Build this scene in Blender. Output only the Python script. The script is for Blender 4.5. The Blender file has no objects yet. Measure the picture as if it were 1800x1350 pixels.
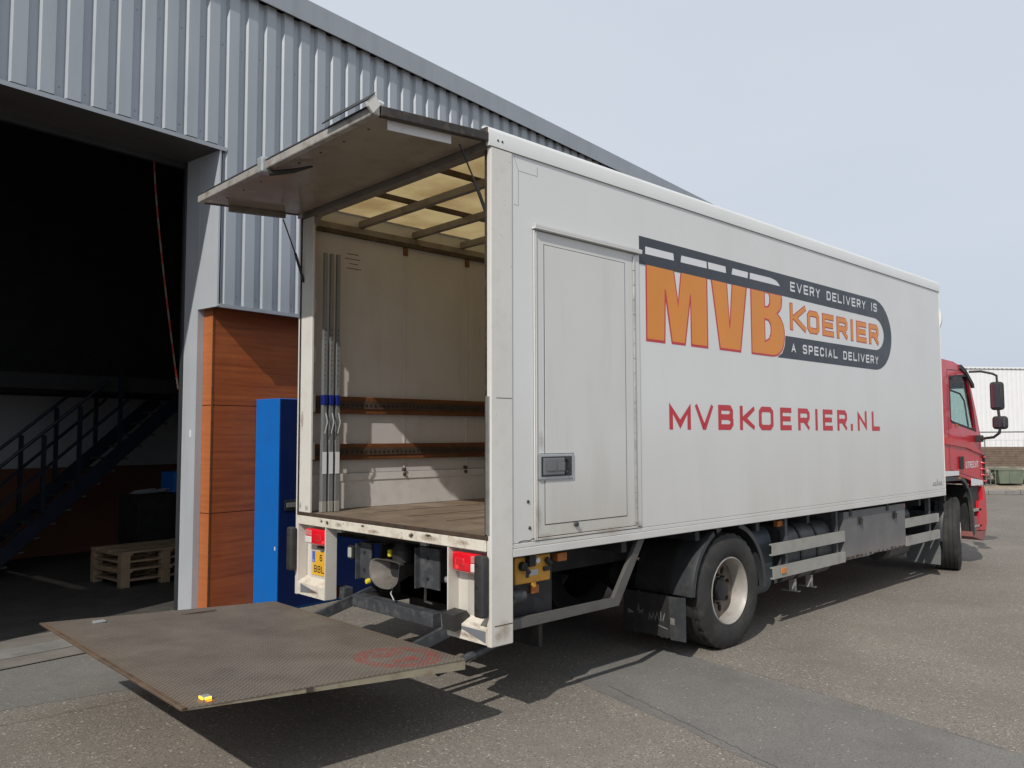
import bpy, bmesh, math, random
from mathutils import Vector, Matrix
from mathutils.geometry import tessellate_polygon
random.seed(7)
R = math.radians
scene = bpy.context.scene
col = scene.collection

# ------------------------------------------------------------------ camera
cam_d = bpy.data.cameras.new('camera'); cam = bpy.data.objects.new('camera', cam_d); col.objects.link(cam)
cam_d.lens = 28.72; cam_d.sensor_width = 36.0; cam_d.clip_end = 3000; cam_d.clip_start = 0.05
_f = Vector((0.68745947, 0.72348526, 0.06299647)); _r = Vector((0.72501688, -0.68872775, -0.00214832)); _u = Vector((-0.04183314, -0.04715039, 0.99801144))
cam.matrix_world = Matrix(((_r.x, _u.x, -_f.x, -3.608), (_r.y, _u.y, -_f.y, -4.005), (_r.z, _u.z, -_f.z, 1.9095), (0, 0, 0, 1)))
scene.camera = cam

# ------------------------------------------------------------------ light
SUN = Vector((-1.07, -0.45, 1.0)).normalized()          # towards the sun
elev = math.asin(SUN.z); azim = math.atan2(SUN.x, SUN.y)
sl = bpy.data.lights.new('sun', 'SUN'); sl.energy = 3.6; sl.angle = R(0.6); sl.color = (1.0, 0.945, 0.86)
so = bpy.data.objects.new('sun', sl); col.objects.link(so); so.location = (-20, -10, 25)
so.rotation_euler = (-SUN).to_track_quat('-Z', 'Y').to_euler()
world = bpy.data.worlds.new('World'); scene.world = world; world.use_nodes = True
nt = world.node_tree; nt.nodes.clear()
wo = nt.nodes.new('ShaderNodeOutputWorld'); bg = nt.nodes.new('ShaderNodeBackground')
sky = nt.nodes.new('ShaderNodeTexSky'); sky.sky_type = 'NISHITA'; sky.sun_disc = False
sky.sun_elevation = elev; sky.sun_rotation = azim; sky.dust_density = 2.5; sky.air_density = 1.0
tc = nt.nodes.new('ShaderNodeTexCoord'); mp = nt.nodes.new('ShaderNodeMapping'); mp.inputs['Scale'].default_value = (1.0, 1.0, 3.2)
ns = nt.nodes.new('ShaderNodeTexNoise'); ns.inputs['Scale'].default_value = 1.6; ns.inputs['Detail'].default_value = 5; ns.inputs['Roughness'].default_value = 0.5
cr = nt.nodes.new('ShaderNodeValToRGB'); cr.color_ramp.elements[0].position = 0.3; cr.color_ramp.elements[0].color = (6.6, 7.25, 8.1, 1)
cr.color_ramp.elements[1].position = 0.7; cr.color_ramp.elements[1].color = (7.05, 7.6, 8.4, 1)
mx = nt.nodes.new('ShaderNodeMix'); mx.data_type = 'RGBA'; mx.inputs[0].default_value = 0.93
nt.links.new(tc.outputs['Generated'], mp.inputs[0]); nt.links.new(mp.outputs[0], ns.inputs['Vector']); nt.links.new(ns.outputs[0], cr.inputs[0])
nt.links.new(sky.outputs[0], mx.inputs[6]); nt.links.new(cr.outputs[0], mx.inputs[7]); sx = nt.nodes.new('ShaderNodeSeparateXYZ'); nt.links.new(tc.outputs['Generated'], sx.inputs[0])
mr_ = nt.nodes.new('ShaderNodeMapRange'); mr_.inputs[1].default_value = 0.0; mr_.inputs[2].default_value = 0.22; mr_.inputs[3].default_value = 0.62; mr_.inputs[4].default_value = 0.0; nt.links.new(sx.outputs[2], mr_.inputs[0])
mx2 = nt.nodes.new('ShaderNodeMix'); mx2.data_type = 'RGBA'; nt.links.new(mr_.outputs[0], mx2.inputs[0]); nt.links.new(mx.outputs[2], mx2.inputs[6]); mx2.inputs[7].default_value = (4.9, 5.7, 7.0, 1)
nt.links.new(mx2.outputs[2], bg.inputs[0])
bg.inputs[1].default_value = 0.1
nt.links.new(bg.outputs[0], wo.inputs[0])
vs = scene.view_settings; vs.view_transform = 'Standard'; vs.look = 'None'; vs.exposure = -0.05; vs.gamma = 1.0; vs.use_curve_mapping = False

# ------------------------------------------------------------------ materials
MATS = {}
def _mul(c, k): return tuple(max(0, min(1, x * k)) for x in c[:3]) + (1,)
def mat(name, c, rough=0.5, metal=0.0, var=0.12, scale=3.0, dirt=None, dirt_amt=0.0, dirt_scale=4.0, streak=False,
        bump=0.0, bump_scale=40.0, grain=None, spec=0.5, low_dirt=None, speck=None, coat=0.0, chip=None):
    """procedural surface: base colour with broad tone changes, optional dirt mask, streaks, specks, bump"""
    if name in MATS: return MATS[name]
    m = bpy.data.materials.new(name); m.use_nodes = True; t = m.node_tree; N = t.nodes; L = t.links
    b = N['Principled BSDF']; b.inputs['Roughness'].default_value = rough; b.inputs['Metallic'].default_value = metal
    b.inputs['Specular IOR Level'].default_value = spec; b.inputs['Coat Weight'].default_value = coat
    tc = N.new('ShaderNodeTexCoord'); geo = N.new('ShaderNodeNewGeometry')
    def noise(sc, det=4, rg=0.55, stretch=None, src=None):
        n = N.new('ShaderNodeTexNoise'); n.inputs['Scale'].default_value = sc; n.inputs['Detail'].default_value = det; n.inputs['Roughness'].default_value = rg
        if stretch:
            q = N.new('ShaderNodeMapping'); q.inputs['Scale'].default_value = stretch; L.new(tc.outputs['Object'], q.inputs[0]); L.new(q.outputs[0], n.inputs['Vector'])
        else: L.new(tc.outputs['Object'], n.inputs['Vector'])
        return n.outputs[0]
    def ramp(fac, p0, c0, p1, c1):
        r = N.new('ShaderNodeValToRGB'); e = r.color_ramp.elements
        e[0].position = p0; e[0].color = c0; e[1].position = p1; e[1].color = c1; L.new(fac, r.inputs[0]); return r.outputs[0]
    def mixc(f, a, bb, mode='MIX'):
        x = N.new('ShaderNodeMix'); x.data_type = 'RGBA'; x.blend_type = mode
        if isinstance(f, (int, float)): x.inputs[0].default_value = f
        else: L.new(f, x.inputs[0])
        for k, v in ((6, a), (7, bb)):
            if isinstance(v, tuple): x.inputs[k].default_value = v
            else: L.new(v, x.inputs[k])
        return x.outputs[2]
    def mth(op, a, bb=None):
        x = N.new('ShaderNodeMath'); x.operation = op
        for k, v in ((0, a), (1, bb)):
            if v is None: continue
            if isinstance(v, (int, float)): x.inputs[k].default_value = v
            else: L.new(v, x.inputs[k])
        return x.outputs[0]
    base = ramp(noise(scale, 5), 0.3, _mul(c, 1 - var), 0.7, _mul(c, 1 + var))
    if grain:                                            # wood grain: (stretch vector, dark colour, amount)
        g = ramp(noise(1.0, 8, 0.65, grain[0]), 0.35, (0, 0, 0, 1), 0.65, (1, 1, 1, 1))
        base = mixc(mth('MULTIPLY', g, grain[2]), base, tuple(grain[1]) + (1,))
    if speck:                                            # (scale, threshold, colour, amount)
        for sc, th, scol, am in speck:
            v = N.new('ShaderNodeTexVoronoi'); v.inputs['Scale'].default_value = sc; L.new(tc.outputs['Object'], v.inputs['Vector'])
            k = N.new('ShaderNodeSeparateColor'); L.new(v.outputs['Color'], k.inputs[0])
            sel = mth('GREATER_THAN', k.outputs[0], th); near = mth('LESS_THAN', v.outputs['Distance'], 0.42)
            base = mixc(mth('MULTIPLY', mth('MULTIPLY', sel, near), am), base, tuple(scol) + (1,))
    if chip:                                             # chipped paint: (scale, threshold, colour, amount)
        cf = ramp(noise(chip[0], 3, 0.7), chip[1], (0, 0, 0, 1), chip[1] + 0.03, (1, 1, 1, 1))
        base = mixc(mth('MULTIPLY', cf, chip[3]), base, tuple(chip[2]) + (1,))
    if dirt:
        st = (1, 1, 0.12) if streak else None
        if streak: st = (dirt_scale, dirt_scale, dirt_scale * 0.13)
        d = noise(1.0 if streak else dirt_scale, 7, 0.65, st)
        d = ramp(d, 0.5, (0, 0, 0, 1), 0.72, (1, 1, 1, 1))
        base = mixc(mth('MULTIPLY', d, dirt_amt), base, tuple(dirt) + (1,))
    if low_dirt:                                         # road grime that thins out upwards: (z0, z1, colour, amount)
        sp = N.new('ShaderNodeSeparateXYZ'); L.new(tc.outputs['Object'], sp.inputs[0])
        mr = N.new('ShaderNodeMapRange'); mr.inputs[1].default_value = low_dirt[0]; mr.inputs[2].default_value = low_dirt[1]; mr.inputs[3].default_value = 1; mr.inputs[4].default_value = 0
        L.new(sp.outputs[2], mr.inputs[0])
        nn = ramp(noise(1.0, 6, 0.6, (2.5, 2.5, 0.5)), 0.25, (0.35, 0.35, 0.35, 1), 0.75, (1, 1, 1, 1))
        base = mixc(mth('MULTIPLY', mth('MULTIPLY', mr.outputs[0], nn), low_dirt[3]), base, tuple(low_dirt[2]) + (1,))
    L.new(base, b.inputs['Base Color'])
    rr = ramp(noise(scale * 2.3, 5), 0.25, (max(0, rough - .08),) * 3 + (1,), 0.75, (min(1, rough + .1),) * 3 + (1,))
    L.new(rr, b.inputs['Roughness'])
    if bump:
        bp = N.new('ShaderNodeBump'); bp.inputs['Strength'].default_value = min(1, bump); bp.inputs['Distance'].default_value = 0.006
        L.new(noise(bump_scale, 6, 0.6), bp.inputs['Height']); L.new(bp.outputs[0], b.inputs['Normal'])
    MATS[name] = m; return m

GRIME = (0.27, 0.23, 0.18); RUST = (0.14, 0.06, 0.025)
M_WHITE = mat('white_body_paint', (0.655, 0.66, 0.655), 0.38, var=0.02, scale=1.2, dirt=(0.50, 0.48, 0.45), dirt_amt=0.16, dirt_scale=2.2, streak=True, low_dirt=(1.1, 2.3, (0.47, 0.435, 0.385), 0.6), bump=0.12, bump_scale=1.1)
M_WPOST = mat('white_worn_paint', (0.63, 0.615, 0.58), 0.5, var=0.03, scale=3, dirt=(0.48, 0.44, 0.38), dirt_amt=0.3, dirt_scale=9, low_dirt=(0.5, 1.3, (0.46, 0.40, 0.31), 0.6), bump=0.08, bump_scale=60, chip=(26, 0.70, (0.20, 0.11, 0.06), 0.8))
M_WRUST = mat('white_rusty_paint', (0.66, 0.62, 0.54), 0.55, var=0.06, scale=5, chip=(24, 0.655, (0.16, 0.075, 0.035), 0.85), dirt=(0.30, 0.20, 0.12), dirt_amt=0.6, dirt_scale=9, bump=0.25, bump_scale=70)
M_DOORF = mat('white_door_paint', (0.60, 0.60, 0.585), 0.36, var=0.02, scale=1.5, dirt=(0.42, 0.39, 0.34), dirt_amt=0.3, dirt_scale=3, streak=True, low_dirt=(1.15, 1.9, (0.40, 0.36, 0.30), 0.7))
M_INNER = mat('interior_plywood_white', (0.54, 0.52, 0.51), 0.6, var=0.06, scale=2, dirt=(0.38, 0.34, 0.29), dirt_amt=0.4, dirt_scale=4, streak=True, bump=0.1)
M_KICK = mat('interior_kick_white', (0.62, 0.61, 0.60), 0.5, var=0.04, scale=3, dirt=(0.42, 0.37, 0.31), dirt_amt=0.35, dirt_scale=9, bump=0.1)
M_FLOORB = mat('floor_plywood_brown', (0.19, 0.145, 0.105), 0.65, var=0.25, scale=5, dirt=(0.33, 0.28, 0.23), dirt_amt=0.6, dirt_scale=3, bump=0.3, bump_scale=90, grain=((1, 40, 10), (0.12, 0.085, 0.06), 0.4))
M_BATTEN = mat('varnished_wood_batten', (0.17, 0.066, 0.027), 0.45, var=0.3, scale=6, grain=((1.5, 30, 40), (0.09, 0.03, 0.012), 0.7), dirt=(0.08, 0.04, 0.02), dirt_amt=0.6, dirt_scale=5)
M_STEELD = mat('dark_rusty_steel', (0.075, 0.055, 0.042), 0.6, metal=0.3, var=0.3, scale=12, dirt=RUST, dirt_amt=0.6, dirt_scale=9, bump=0.2)
M_ALU = mat('aluminium', (0.52, 0.52, 0.50), 0.35, metal=0.75, var=0.1, scale=8, dirt=(0.25, 0.23, 0.2), dirt_amt=0.5, dirt_scale=7)
M_GALV = mat('galvanised_bar', (0.46, 0.48, 0.49), 0.42, metal=0.5, var=0.12, scale=20, dirt=(0.2, 0.2, 0.2), dirt_amt=0.4, dirt_scale=20)
M_RAIL = mat('grey_guard_rail', (0.33, 0.325, 0.30), 0.5, metal=0.2, var=0.08, scale=4, dirt=(0.2, 0.175, 0.145), dirt_amt=0.6, dirt_scale=6)
M_CHASS = mat('chassis_black', (0.018, 0.018, 0.019), 0.6, metal=0.1, var=0.3, scale=6, dirt=(0.055, 0.046, 0.037), dirt_amt=0.7, dirt_scale=6, bump=0.2)
M_GREYST = mat('bumper_beam_grey', (0.058, 0.062, 0.07), 0.5, metal=0.15, var=0.15, scale=6, dirt=(0.2, 0.2, 0.2), dirt_amt=0.5, dirt_scale=14)
M_GBOX = mat('grey_locker_door', (0.125, 0.125, 0.13), 0.5, var=0.08, scale=3, dirt=(0.2, 0.18, 0.15), dirt_amt=0.5, dirt_scale=5, low_dirt=(0.5, 0.75, (0.24, 0.21, 0.18), 0.7))
M_RUBBER = mat('black_rubber', (0.024, 0.024, 0.025), 0.7, var=0.2, scale=8, dirt=(0.07, 0.065, 0.058), dirt_amt=0.6, dirt_scale=10, bump=0.2)
M_TYRE = mat('tyre_rubber', (0.022, 0.0215, 0.021), 0.8, var=0.2, scale=6, dirt=(0.062, 0.055, 0.047), dirt_amt=0.7, dirt_scale=5, bump=0.3, bump_scale=80)
M_GUARD = mat('grey_plastic_mudguard', (0.036, 0.039, 0.043), 0.45, var=0.15, scale=5, dirt=(0.11, 0.10, 0.085), dirt_amt=0.6, dirt_scale=6)
M_GUARDB = mat('black_plastic_mudguard', (0.02, 0.02, 0.021), 0.6, var=0.2, scale=5, dirt=(0.06, 0.055, 0.05), dirt_amt=0.6, dirt_scale=8)
M_RIM = mat('silver_wheel_rim', (0.33, 0.31, 0.285), 0.5, metal=0.2, var=0.14, scale=6, dirt=(0.15, 0.105, 0.075), dirt_amt=0.9, dirt_scale=5)
M_RED = mat('red_cab_paint', (0.56, 0.018, 0.032), 0.3, var=0.06, scale=2, dirt=(0.30, 0.10, 0.09), dirt_amt=0.35, dirt_scale=4, coat=0.4)
M_REDLENS = mat('red_lens', (0.75, 0.012, 0.025), 0.15, var=0.08, scale=30, coat=1.0)
M_CLEARLENS = mat('clear_lens', (0.72, 0.70, 0.68), 0.15, var=0.12, scale=60, coat=1.0)
M_AMBER = mat('amber_lens', (0.55, 0.19, 0.03), 0.25, var=0.15, scale=30, coat=0.8)
M_AMBERD = mat('orange_reflector', (0.36, 0.115, 0.02), 0.35, var=0.2, scale=30)
M_YELLOW = mat('yellow_plastic', (0.55, 0.27, 0.03), 0.45, var=0.1, scale=9, dirt=(0.15, 0.08, 0.03), dirt_amt=0.6, dirt_scale=9)
M_PLATEY = mat('yellow_number_plate', (0.72, 0.40, 0.03), 0.4, var=0.04)
M_BLUEB = mat('blue_plate_band', (0.05, 0.12, 0.5), 0.4)
M_BLACK = mat('black_print', (0.02, 0.021, 0.024), 0.45, var=0.1)
M_BAND = mat('charcoal_print', (0.028, 0.033, 0.044), 0.36, var=0.08, scale=2)
M_ORANGE = mat('orange_print', (0.66, 0.235, 0.028), 0.36, var=0.04, scale=2)
M_REDP = mat('red_print', (0.50, 0.028, 0.04), 0.36, var=0.05, scale=2)
M_WPRINT = mat('white_print', (0.66, 0.67, 0.69), 0.36, var=0.02)
M_GREYR = mat('grey_reflective', (0.17, 0.18, 0.20), 0.4, var=0.06)
M_BLUECAP = mat('blue_plastic', (0.006, 0.018, 0.16), 0.35, var=0.1)
M_SILVERB = mat('silver_cladding', (0.355, 0.385, 0.425), 0.42, metal=0.12, var=0.035, scale=1.3, dirt=(0.27, 0.30, 0.335), dirt_amt=0.4, dirt_scale=3.5, streak=True, bump=0.03, bump_scale=3)
M_TRIM = mat('silver_trim', (0.32, 0.345, 0.38), 0.42, metal=0.12, var=0.03, scale=2, dirt=(0.22, 0.24, 0.26), dirt_amt=0.4, dirt_scale=4, streak=True)
M_JAMB = mat('light_grey_door_frame', (0.40, 0.43, 0.47), 0.42, var=0.03, scale=2, dirt=(0.3, 0.31, 0.33), dirt_amt=0.4, dirt_scale=4, streak=True)
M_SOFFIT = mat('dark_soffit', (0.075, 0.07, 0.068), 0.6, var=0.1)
M_DARKST = mat('dark_door_guide', (0.03, 0.032, 0.036), 0.5)
M_WOODLIT = mat('wood_effect_sunlit', (0.46, 0.145, 0.042), 0.42, var=0.10, scale=1.2, grain=((0.9, 0.9, 22), (0.30, 0.08, 0.025), 0.6))  # same wood, colour lightened for the return that faces the sun
M_WOODSHADE = mat('wood_effect_shaded', (0.37, 0.098, 0.028), 0.45, spec=0.3, var=0.10, scale=1.2, grain=((0.9, 0.9, 22), (0.17, 0.038, 0.013), 0.75), dirt=(0.38, 0.12, 0.038), dirt_amt=0.35, dirt_scale=3)  # same wood, colour darkened for the front that catches little sun
M_CAB = mat('blue_cabinet_paint', (0.003, 0.125, 0.46), 0.45, spec=0.3, var=0.04, scale=2, dirt=(0.01, 0.09, 0.33), dirt_amt=0.4, dirt_scale=3)
M_STAIR = mat('blue_stair_steel', (0.008, 0.013, 0.028), 0.45, var=0.1, scale=4)
M_INWALL = mat('interior_wall_white', (0.42, 0.42, 0.43), 0.8, var=0.05)
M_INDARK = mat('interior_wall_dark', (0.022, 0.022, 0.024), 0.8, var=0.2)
M_INBROWN = mat('interior_wall_brown', (0.15, 0.06, 0.03), 0.7, var=0.1)
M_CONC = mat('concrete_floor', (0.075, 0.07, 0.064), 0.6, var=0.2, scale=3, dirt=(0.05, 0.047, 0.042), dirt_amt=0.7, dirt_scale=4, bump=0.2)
M_PALLET = mat('pallet_wood', (0.36, 0.26, 0.165), 0.75, var=0.18, scale=6, grain=((2, 30, 30), (0.25, 0.16, 0.09), 0.5), bump=0.3)
M_ASPH = mat('asphalt', (0.200, 0.180, 0.155), 0.85, var=0.12, scale=0.7, speck=[(55, 0.70, (0.34, 0.31, 0.27), 0.75), (80, 0.60, (0.085, 0.075, 0.063), 0.85), (48, 0.975, (0.48, 0.45, 0.40), 0.8)], dirt=(0.15, 0.133, 0.113), dirt_amt=0.6, dirt_scale=0.9, bump=1.0, bump_scale=90, spec=0.3)
M_ASPH2 = mat('asphalt_patch', (0.175, 0.167, 0.155), 0.8, var=0.10, scale=1.1, speck=[(80, 0.82, (0.26, 0.25, 0.235), 0.55), (100, 0.68, (0.075, 0.072, 0.068), 0.8), (55, 0.985, (0.38, 0.37, 0.35), 0.8)], dirt=(0.115, 0.110, 0.103), dirt_amt=0.6, dirt_scale=1.3, bump=0.7, bump_scale=120, spec=0.3)
M_KERB = mat('concrete_strip', (0.175, 0.16, 0.142), 0.8, var=0.15, scale=3, dirt=(0.10, 0.085, 0.07), dirt_amt=0.7, dirt_scale=4, bump=0.4, bump_scale=60)
M_KERB2 = mat('concrete_strip_pale', (0.20, 0.192, 0.18), 0.75, var=0.15, scale=3, dirt=(0.12, 0.105, 0.09), dirt_amt=0.6, dirt_scale=5, bump=0.3, bump_scale=60)
M_BRICKB = mat('brown_brick', (0.16, 0.115, 0.088), 0.85, var=0.25, scale=5)
M_WHSE = mat('white_warehouse_sheet', (0.74, 0.74, 0.75), 0.5, var=0.03)
M_GREENC = mat('green_container', (0.12, 0.145, 0.105), 0.6, var=0.15, scale=2, dirt=(0.22, 0.22, 0.17), dirt_amt=0.5)
M_STONE = mat('sandstone', (0.30, 0.25, 0.19), 0.85, var=0.25, scale=3, bump=0.3)
M_MESH = mat('fence_wire', (0.25, 0.25, 0.24), 0.5, metal=0.5)
M_HATCH = mat('hatch_underside', (0.31, 0.265, 0.22), 0.2, var=0.12, scale=1.6, dirt=(0.19, 0.145, 0.105), dirt_amt=0.7, dirt_scale=3, bump=0.05, bump_scale=6)
M_SEAL = mat('dirty_seal', (0.03, 0.024, 0.02), 0.6, var=0.3, scale=10, dirt=(0.12, 0.09, 0.06), dirt_amt=0.5, dirt_scale=20)
M_FRAMEG = mat('inner_frame_grey', (0.24, 0.215, 0.19), 0.5, metal=0.2, var=0.1, scale=5, dirt=(0.1, 0.075, 0.055), dirt_amt=0.7, dirt_scale=6)
M_MIRROR = mat('mirror_glass', (0.35, 0.38, 0.42), 0.03, metal=1.0, var=0.0)
M_CHAINR = mat('red_chain', (0.30, 0.03, 0.015), 0.5); M_CHAINW = mat('white_chain', (0.22, 0.16, 0.14), 0.5)
M_PAPER = mat('paper', (0.55, 0.56, 0.58), 0.7)
M_PATCH = mat('oil_stained_asphalt', (0.075, 0.068, 0.06), 0.7, var=0.1, bump=0.6, bump_scale=120)

def glass_mat():
    m = bpy.data.materials.new('window_glass'); m.use_nodes = True; b = m.node_tree.nodes['Principled BSDF']
    b.inputs['Base Color'].default_value = (0.55, 0.68, 0.66, 1); b.inputs['Roughness'].default_value = 0.02
    b.inputs['Transmission Weight'].default_value = 1.0; b.inputs['IOR'].default_value = 1.1
    return m
M_GLASS = glass_mat()
def roof_mat():
    m = bpy.data.materials.new('translucent_roof_sheet'); m.use_nodes = True; t = m.node_tree; N = t.nodes; L = t.links
    N.clear(); o = N.new('ShaderNodeOutputMaterial'); a = N.new('ShaderNodeBsdfTranslucent'); d = N.new('ShaderNodeBsdfDiffuse'); x = N.new('ShaderNodeMixShader')
    tc = N.new('ShaderNodeTexCoord'); n = N.new('ShaderNodeTexNoise'); n.inputs['Scale'].default_value = 2.2; n.inputs['Detail'].default_value = 7
    r = N.new('ShaderNodeValToRGB'); r.color_ramp.elements[0].position = 0.3; r.color_ramp.elements[0].color = (0.34, 0.22, 0.095, 1); r.color_ramp.elements[1].position = 0.62; r.color_ramp.elements[1].color = (0.56, 0.44, 0.22, 1)
    L.new(tc.outputs['Object'], n.inputs['Vector']); L.new(n.outputs[0], r.inputs[0]); L.new(r.outputs[0], a.inputs[0]); L.new(r.outputs[0], d.inputs[0])
    x.inputs[0].default_value = 0.5; L.new(a.outputs[0], x.inputs[1]); L.new(d.outputs[0], x.inputs[2]); L.new(x.outputs[0], o.inputs[0])
    return m
M_ROOFT = roof_mat()
def tread_mat():
    """worn brown steel tread plate: rows of slanted lozenges as relief, rust at the rim"""
    m = bpy.data.materials.new('tread_plate'); m.use_nodes = True; t = m.node_tree; N = t.nodes; L = t.links; b = N['Principled BSDF']
    tc = N.new('ShaderNodeTexCoord'); sp = N.new('ShaderNodeSeparateXYZ'); L.new(tc.outputs['Object'], sp.inputs[0])
    def mth(op, a, c=None):
        x = N.new('ShaderNodeMath'); x.operation = op
        for k, v in ((0, a), (1, c)):
            if v is None: continue
            if isinstance(v, (int, float)): x.inputs[k].default_value = v
            else: L.new(v, x.inputs[k])
        return x.outputs[0]
    P = 0.034
    def loz(sx, sy):   # lozenge of one slant
        ux = mth('ADD', mth('MULTIPLY', sp.outputs[0], 1 / P), sx); uy = mth('ADD', mth('MULTIPLY', sp.outputs[1], 1 / P), sy)
        fx = mth('SUBTRACT', mth('FRACT', ux), 0.5); fy = mth('SUBTRACT', mth('FRACT', uy), 0.5)
        return fx, fy
    fx, fy = loz(200, 200)
    a = mth('ABSOLUTE', mth('ADD', fx, fy)); c = mth('ABSOLUTE', mth('SUBTRACT', fx, fy))
    h1 = mth('MAXIMUM', mth('SUBTRACT', 1.0, mth('ADD', mth('MULTIPLY', a, 5.5), mth('MULTIPLY', c, 1.7))), 0.0)
    gx, gy = loz(200.5, 200.5)
    a2 = mth('ABSOLUTE', mth('SUBTRACT', gx, gy)); c2 = mth('ABSOLUTE', mth('ADD', gx, gy))
    h2 = mth('MAXIMUM', mth('SUBTRACT', 1.0, mth('ADD', mth('MULTIPLY', a2, 5.5), mth('MULTIPLY', c2, 1.7))), 0.0)
    h = mth('MINIMUM', mth('MULTIPLY', mth('ADD', h1, h2), 3.0), 1.0)
    n = N.new('ShaderNodeTexNoise'); n.inputs['Scale'].default_value = 2.5; n.inputs['Detail'].default_value = 8; n.inputs['Roughness'].default_value = 0.6; L.new(tc.outputs['Object'], n.inputs['Vector'])
    r = N.new('ShaderNodeValToRGB'); e = r.color_ramp.elements; e[0].position = 0.3; e[0].color = (0.105, 0.090, 0.074, 1); e[1].position = 0.7; e[1].color = (0.190, 0.166, 0.140, 1); L.new(n.outputs[0], r.inputs[0])
    n2 = N.new('ShaderNodeTexNoise'); n2.inputs['Scale'].default_value = 160; n2.inputs['Detail'].default_value = 3; L.new(tc.outputs['Object'], n2.inputs['Vector'])
    mxa = N.new('ShaderNodeMix'); mxa.data_type = 'RGBA'; mxa.blend_type = 'MULTIPLY'; mxa.inputs[0].default_value = 0.55; L.new(r.outputs[0], mxa.inputs[6])
    r2 = N.new('ShaderNodeValToRGB'); r2.color_ramp.elements[0].color = (0.55, 0.5, 0.45, 1); r2.color_ramp.elements[1].color = (1.3, 1.3, 1.3, 1); L.new(n2.outputs[0], r2.inputs[0]); L.new(r2.outputs[0], mxa.inputs[7])
    # rusty rim: distance from the plate's centre line
    ex = mth('SUBTRACT', mth('ABSOLUTE', mth('ADD', sp.outputs[0], 1.08)), 0.70); ey = mth('SUBTRACT', mth('ABSOLUTE', mth('SUBTRACT', sp.outputs[1], 1.275)), 1.17)
    rim = mth('MULTIPLY', mth('MAXIMUM', mth('MAXIMUM', ex, ey), 0.0), 3.2); rimn = mth('MINIMUM', mth('MULTIPLY', rim, mth('ADD', n.outputs[0], 0.1)), 0.8)
    mxb = N.new('ShaderNodeMix'); mxb.data_type = 'RGBA'; L.new(rimn, mxb.inputs[0]); L.new(mxa.outputs[2], mxb.inputs[6]); mxb.inputs[7].default_value = (0.14, 0.085, 0.048, 1)
    # raised lozenges are polished a little brighter
    mxc = N.new('ShaderNodeMix'); mxc.data_type = 'RGBA'; L.new(mth('MULTIPLY', h, 0.75), mxc.inputs[0]); L.new(mxb.outputs[2], mxc.inputs[6]); mxc.inputs[7].default_value = (0.34, 0.31, 0.275, 1)
    L.new(mxc.outputs[2], b.inputs['Base Color']); b.inputs['Roughness'].default_value = 0.6; b.inputs['Metallic'].default_value = 0.15
    bp = N.new('ShaderNodeBump'); bp.inputs['Strength'].default_value = 0.9; bp.inputs['Distance'].default_value = 0.004; L.new(h, bp.inputs['Height']); L.new(bp.outputs[0], b.inputs['Normal'])
    return m
M_TREAD = tread_mat()
def worn_red():
    """sprayed red marking worn off between the treads"""
    m = bpy.data.materials.new('worn_red_spray'); m.use_nodes = True; t = m.node_tree; N = t.nodes; L = t.links
    b = N['Principled BSDF']; b.inputs['Base Color'].default_value = (0.42, 0.07, 0.06, 1); b.inputs['Roughness'].default_value = 0.7
    tc = N.new('ShaderNodeTexCoord'); n = N.new('ShaderNodeTexNoise'); n.inputs['Scale'].default_value = 42; n.inputs['Detail'].default_value = 6
    r = N.new('ShaderNodeValToRGB'); r.color_ramp.elements[0].position = 0.44; r.color_ramp.elements[1].position = 0.74
    L.new(tc.outputs['Object'], n.inputs['Vector']); L.new(n.outputs[0], r.inputs[0]); L.new(r.outputs[0], b.inputs['Alpha'])
    return m
M_WORN = worn_red()

def smear_mat(name, c, lo=0.07, hi=0.34, sc=28, top=1.0, flat_axis=0):
    """soft-edged irregular stain: strongest in the middle of its patch, broken up by noise"""
    m = bpy.data.materials.new(name); m.use_nodes = True; t = m.node_tree; N = t.nodes; L_ = t.links
    b_ = N['Principled BSDF']; b_.inputs['Base Color'].default_value = c + (1,); b_.inputs['Roughness'].default_value = 0.65; b_.inputs['Specular IOR Level'].default_value = 0.2
    tc_ = N.new('ShaderNodeTexCoord'); n_ = N.new('ShaderNodeTexNoise'); n_.inputs['Scale'].default_value = sc; n_.inputs['Detail'].default_value = 7; n_.inputs['Roughness'].default_value = 0.65
    gr = N.new('ShaderNodeTexGradient'); gr.gradient_type = 'SPHERICAL'; mp_ = N.new('ShaderNodeMapping')
    loc = [-1, -1, -1]; scl = [2, 2, 2]; loc[flat_axis] = 0; scl[flat_axis] = 0
    mp_.inputs['Location'].default_value = loc; mp_.inputs['Scale'].default_value = scl
    L_.new(tc_.outputs['Generated'], mp_.inputs[0]); L_.new(mp_.outputs[0], gr.inputs[0]); L_.new(tc_.outputs['Object'], n_.inputs['Vector'])
    a_ = N.new('ShaderNodeMath'); a_.operation = 'MULTIPLY'; L_.new(gr.outputs[1], a_.inputs[0]); L_.new(n_.outputs[0], a_.inputs[1])
    r_ = N.new('ShaderNodeValToRGB'); r_.color_ramp.elements[0].position = lo; r_.color_ramp.elements[1].position = hi; r_.color_ramp.elements[1].color = (top, top, top, 1); L_.new(a_.outputs[0], r_.inputs[0]); L_.new(r_.outputs[0], b_.inputs['Alpha'])
    return m
M_SMEAR = smear_mat('black_smear', (0.05, 0.04, 0.03), 0.20, 0.52, 38, 0.85, 0)
M_RUSTX = smear_mat('rust_smear_rear', (0.22, 0.13, 0.07), 0.16, 0.60, 40, 0.6, 0)
M_RUSTY = smear_mat('rust_smear_side', (0.27, 0.20, 0.14), 0.14, 0.65, 30, 0.55, 1)

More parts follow.
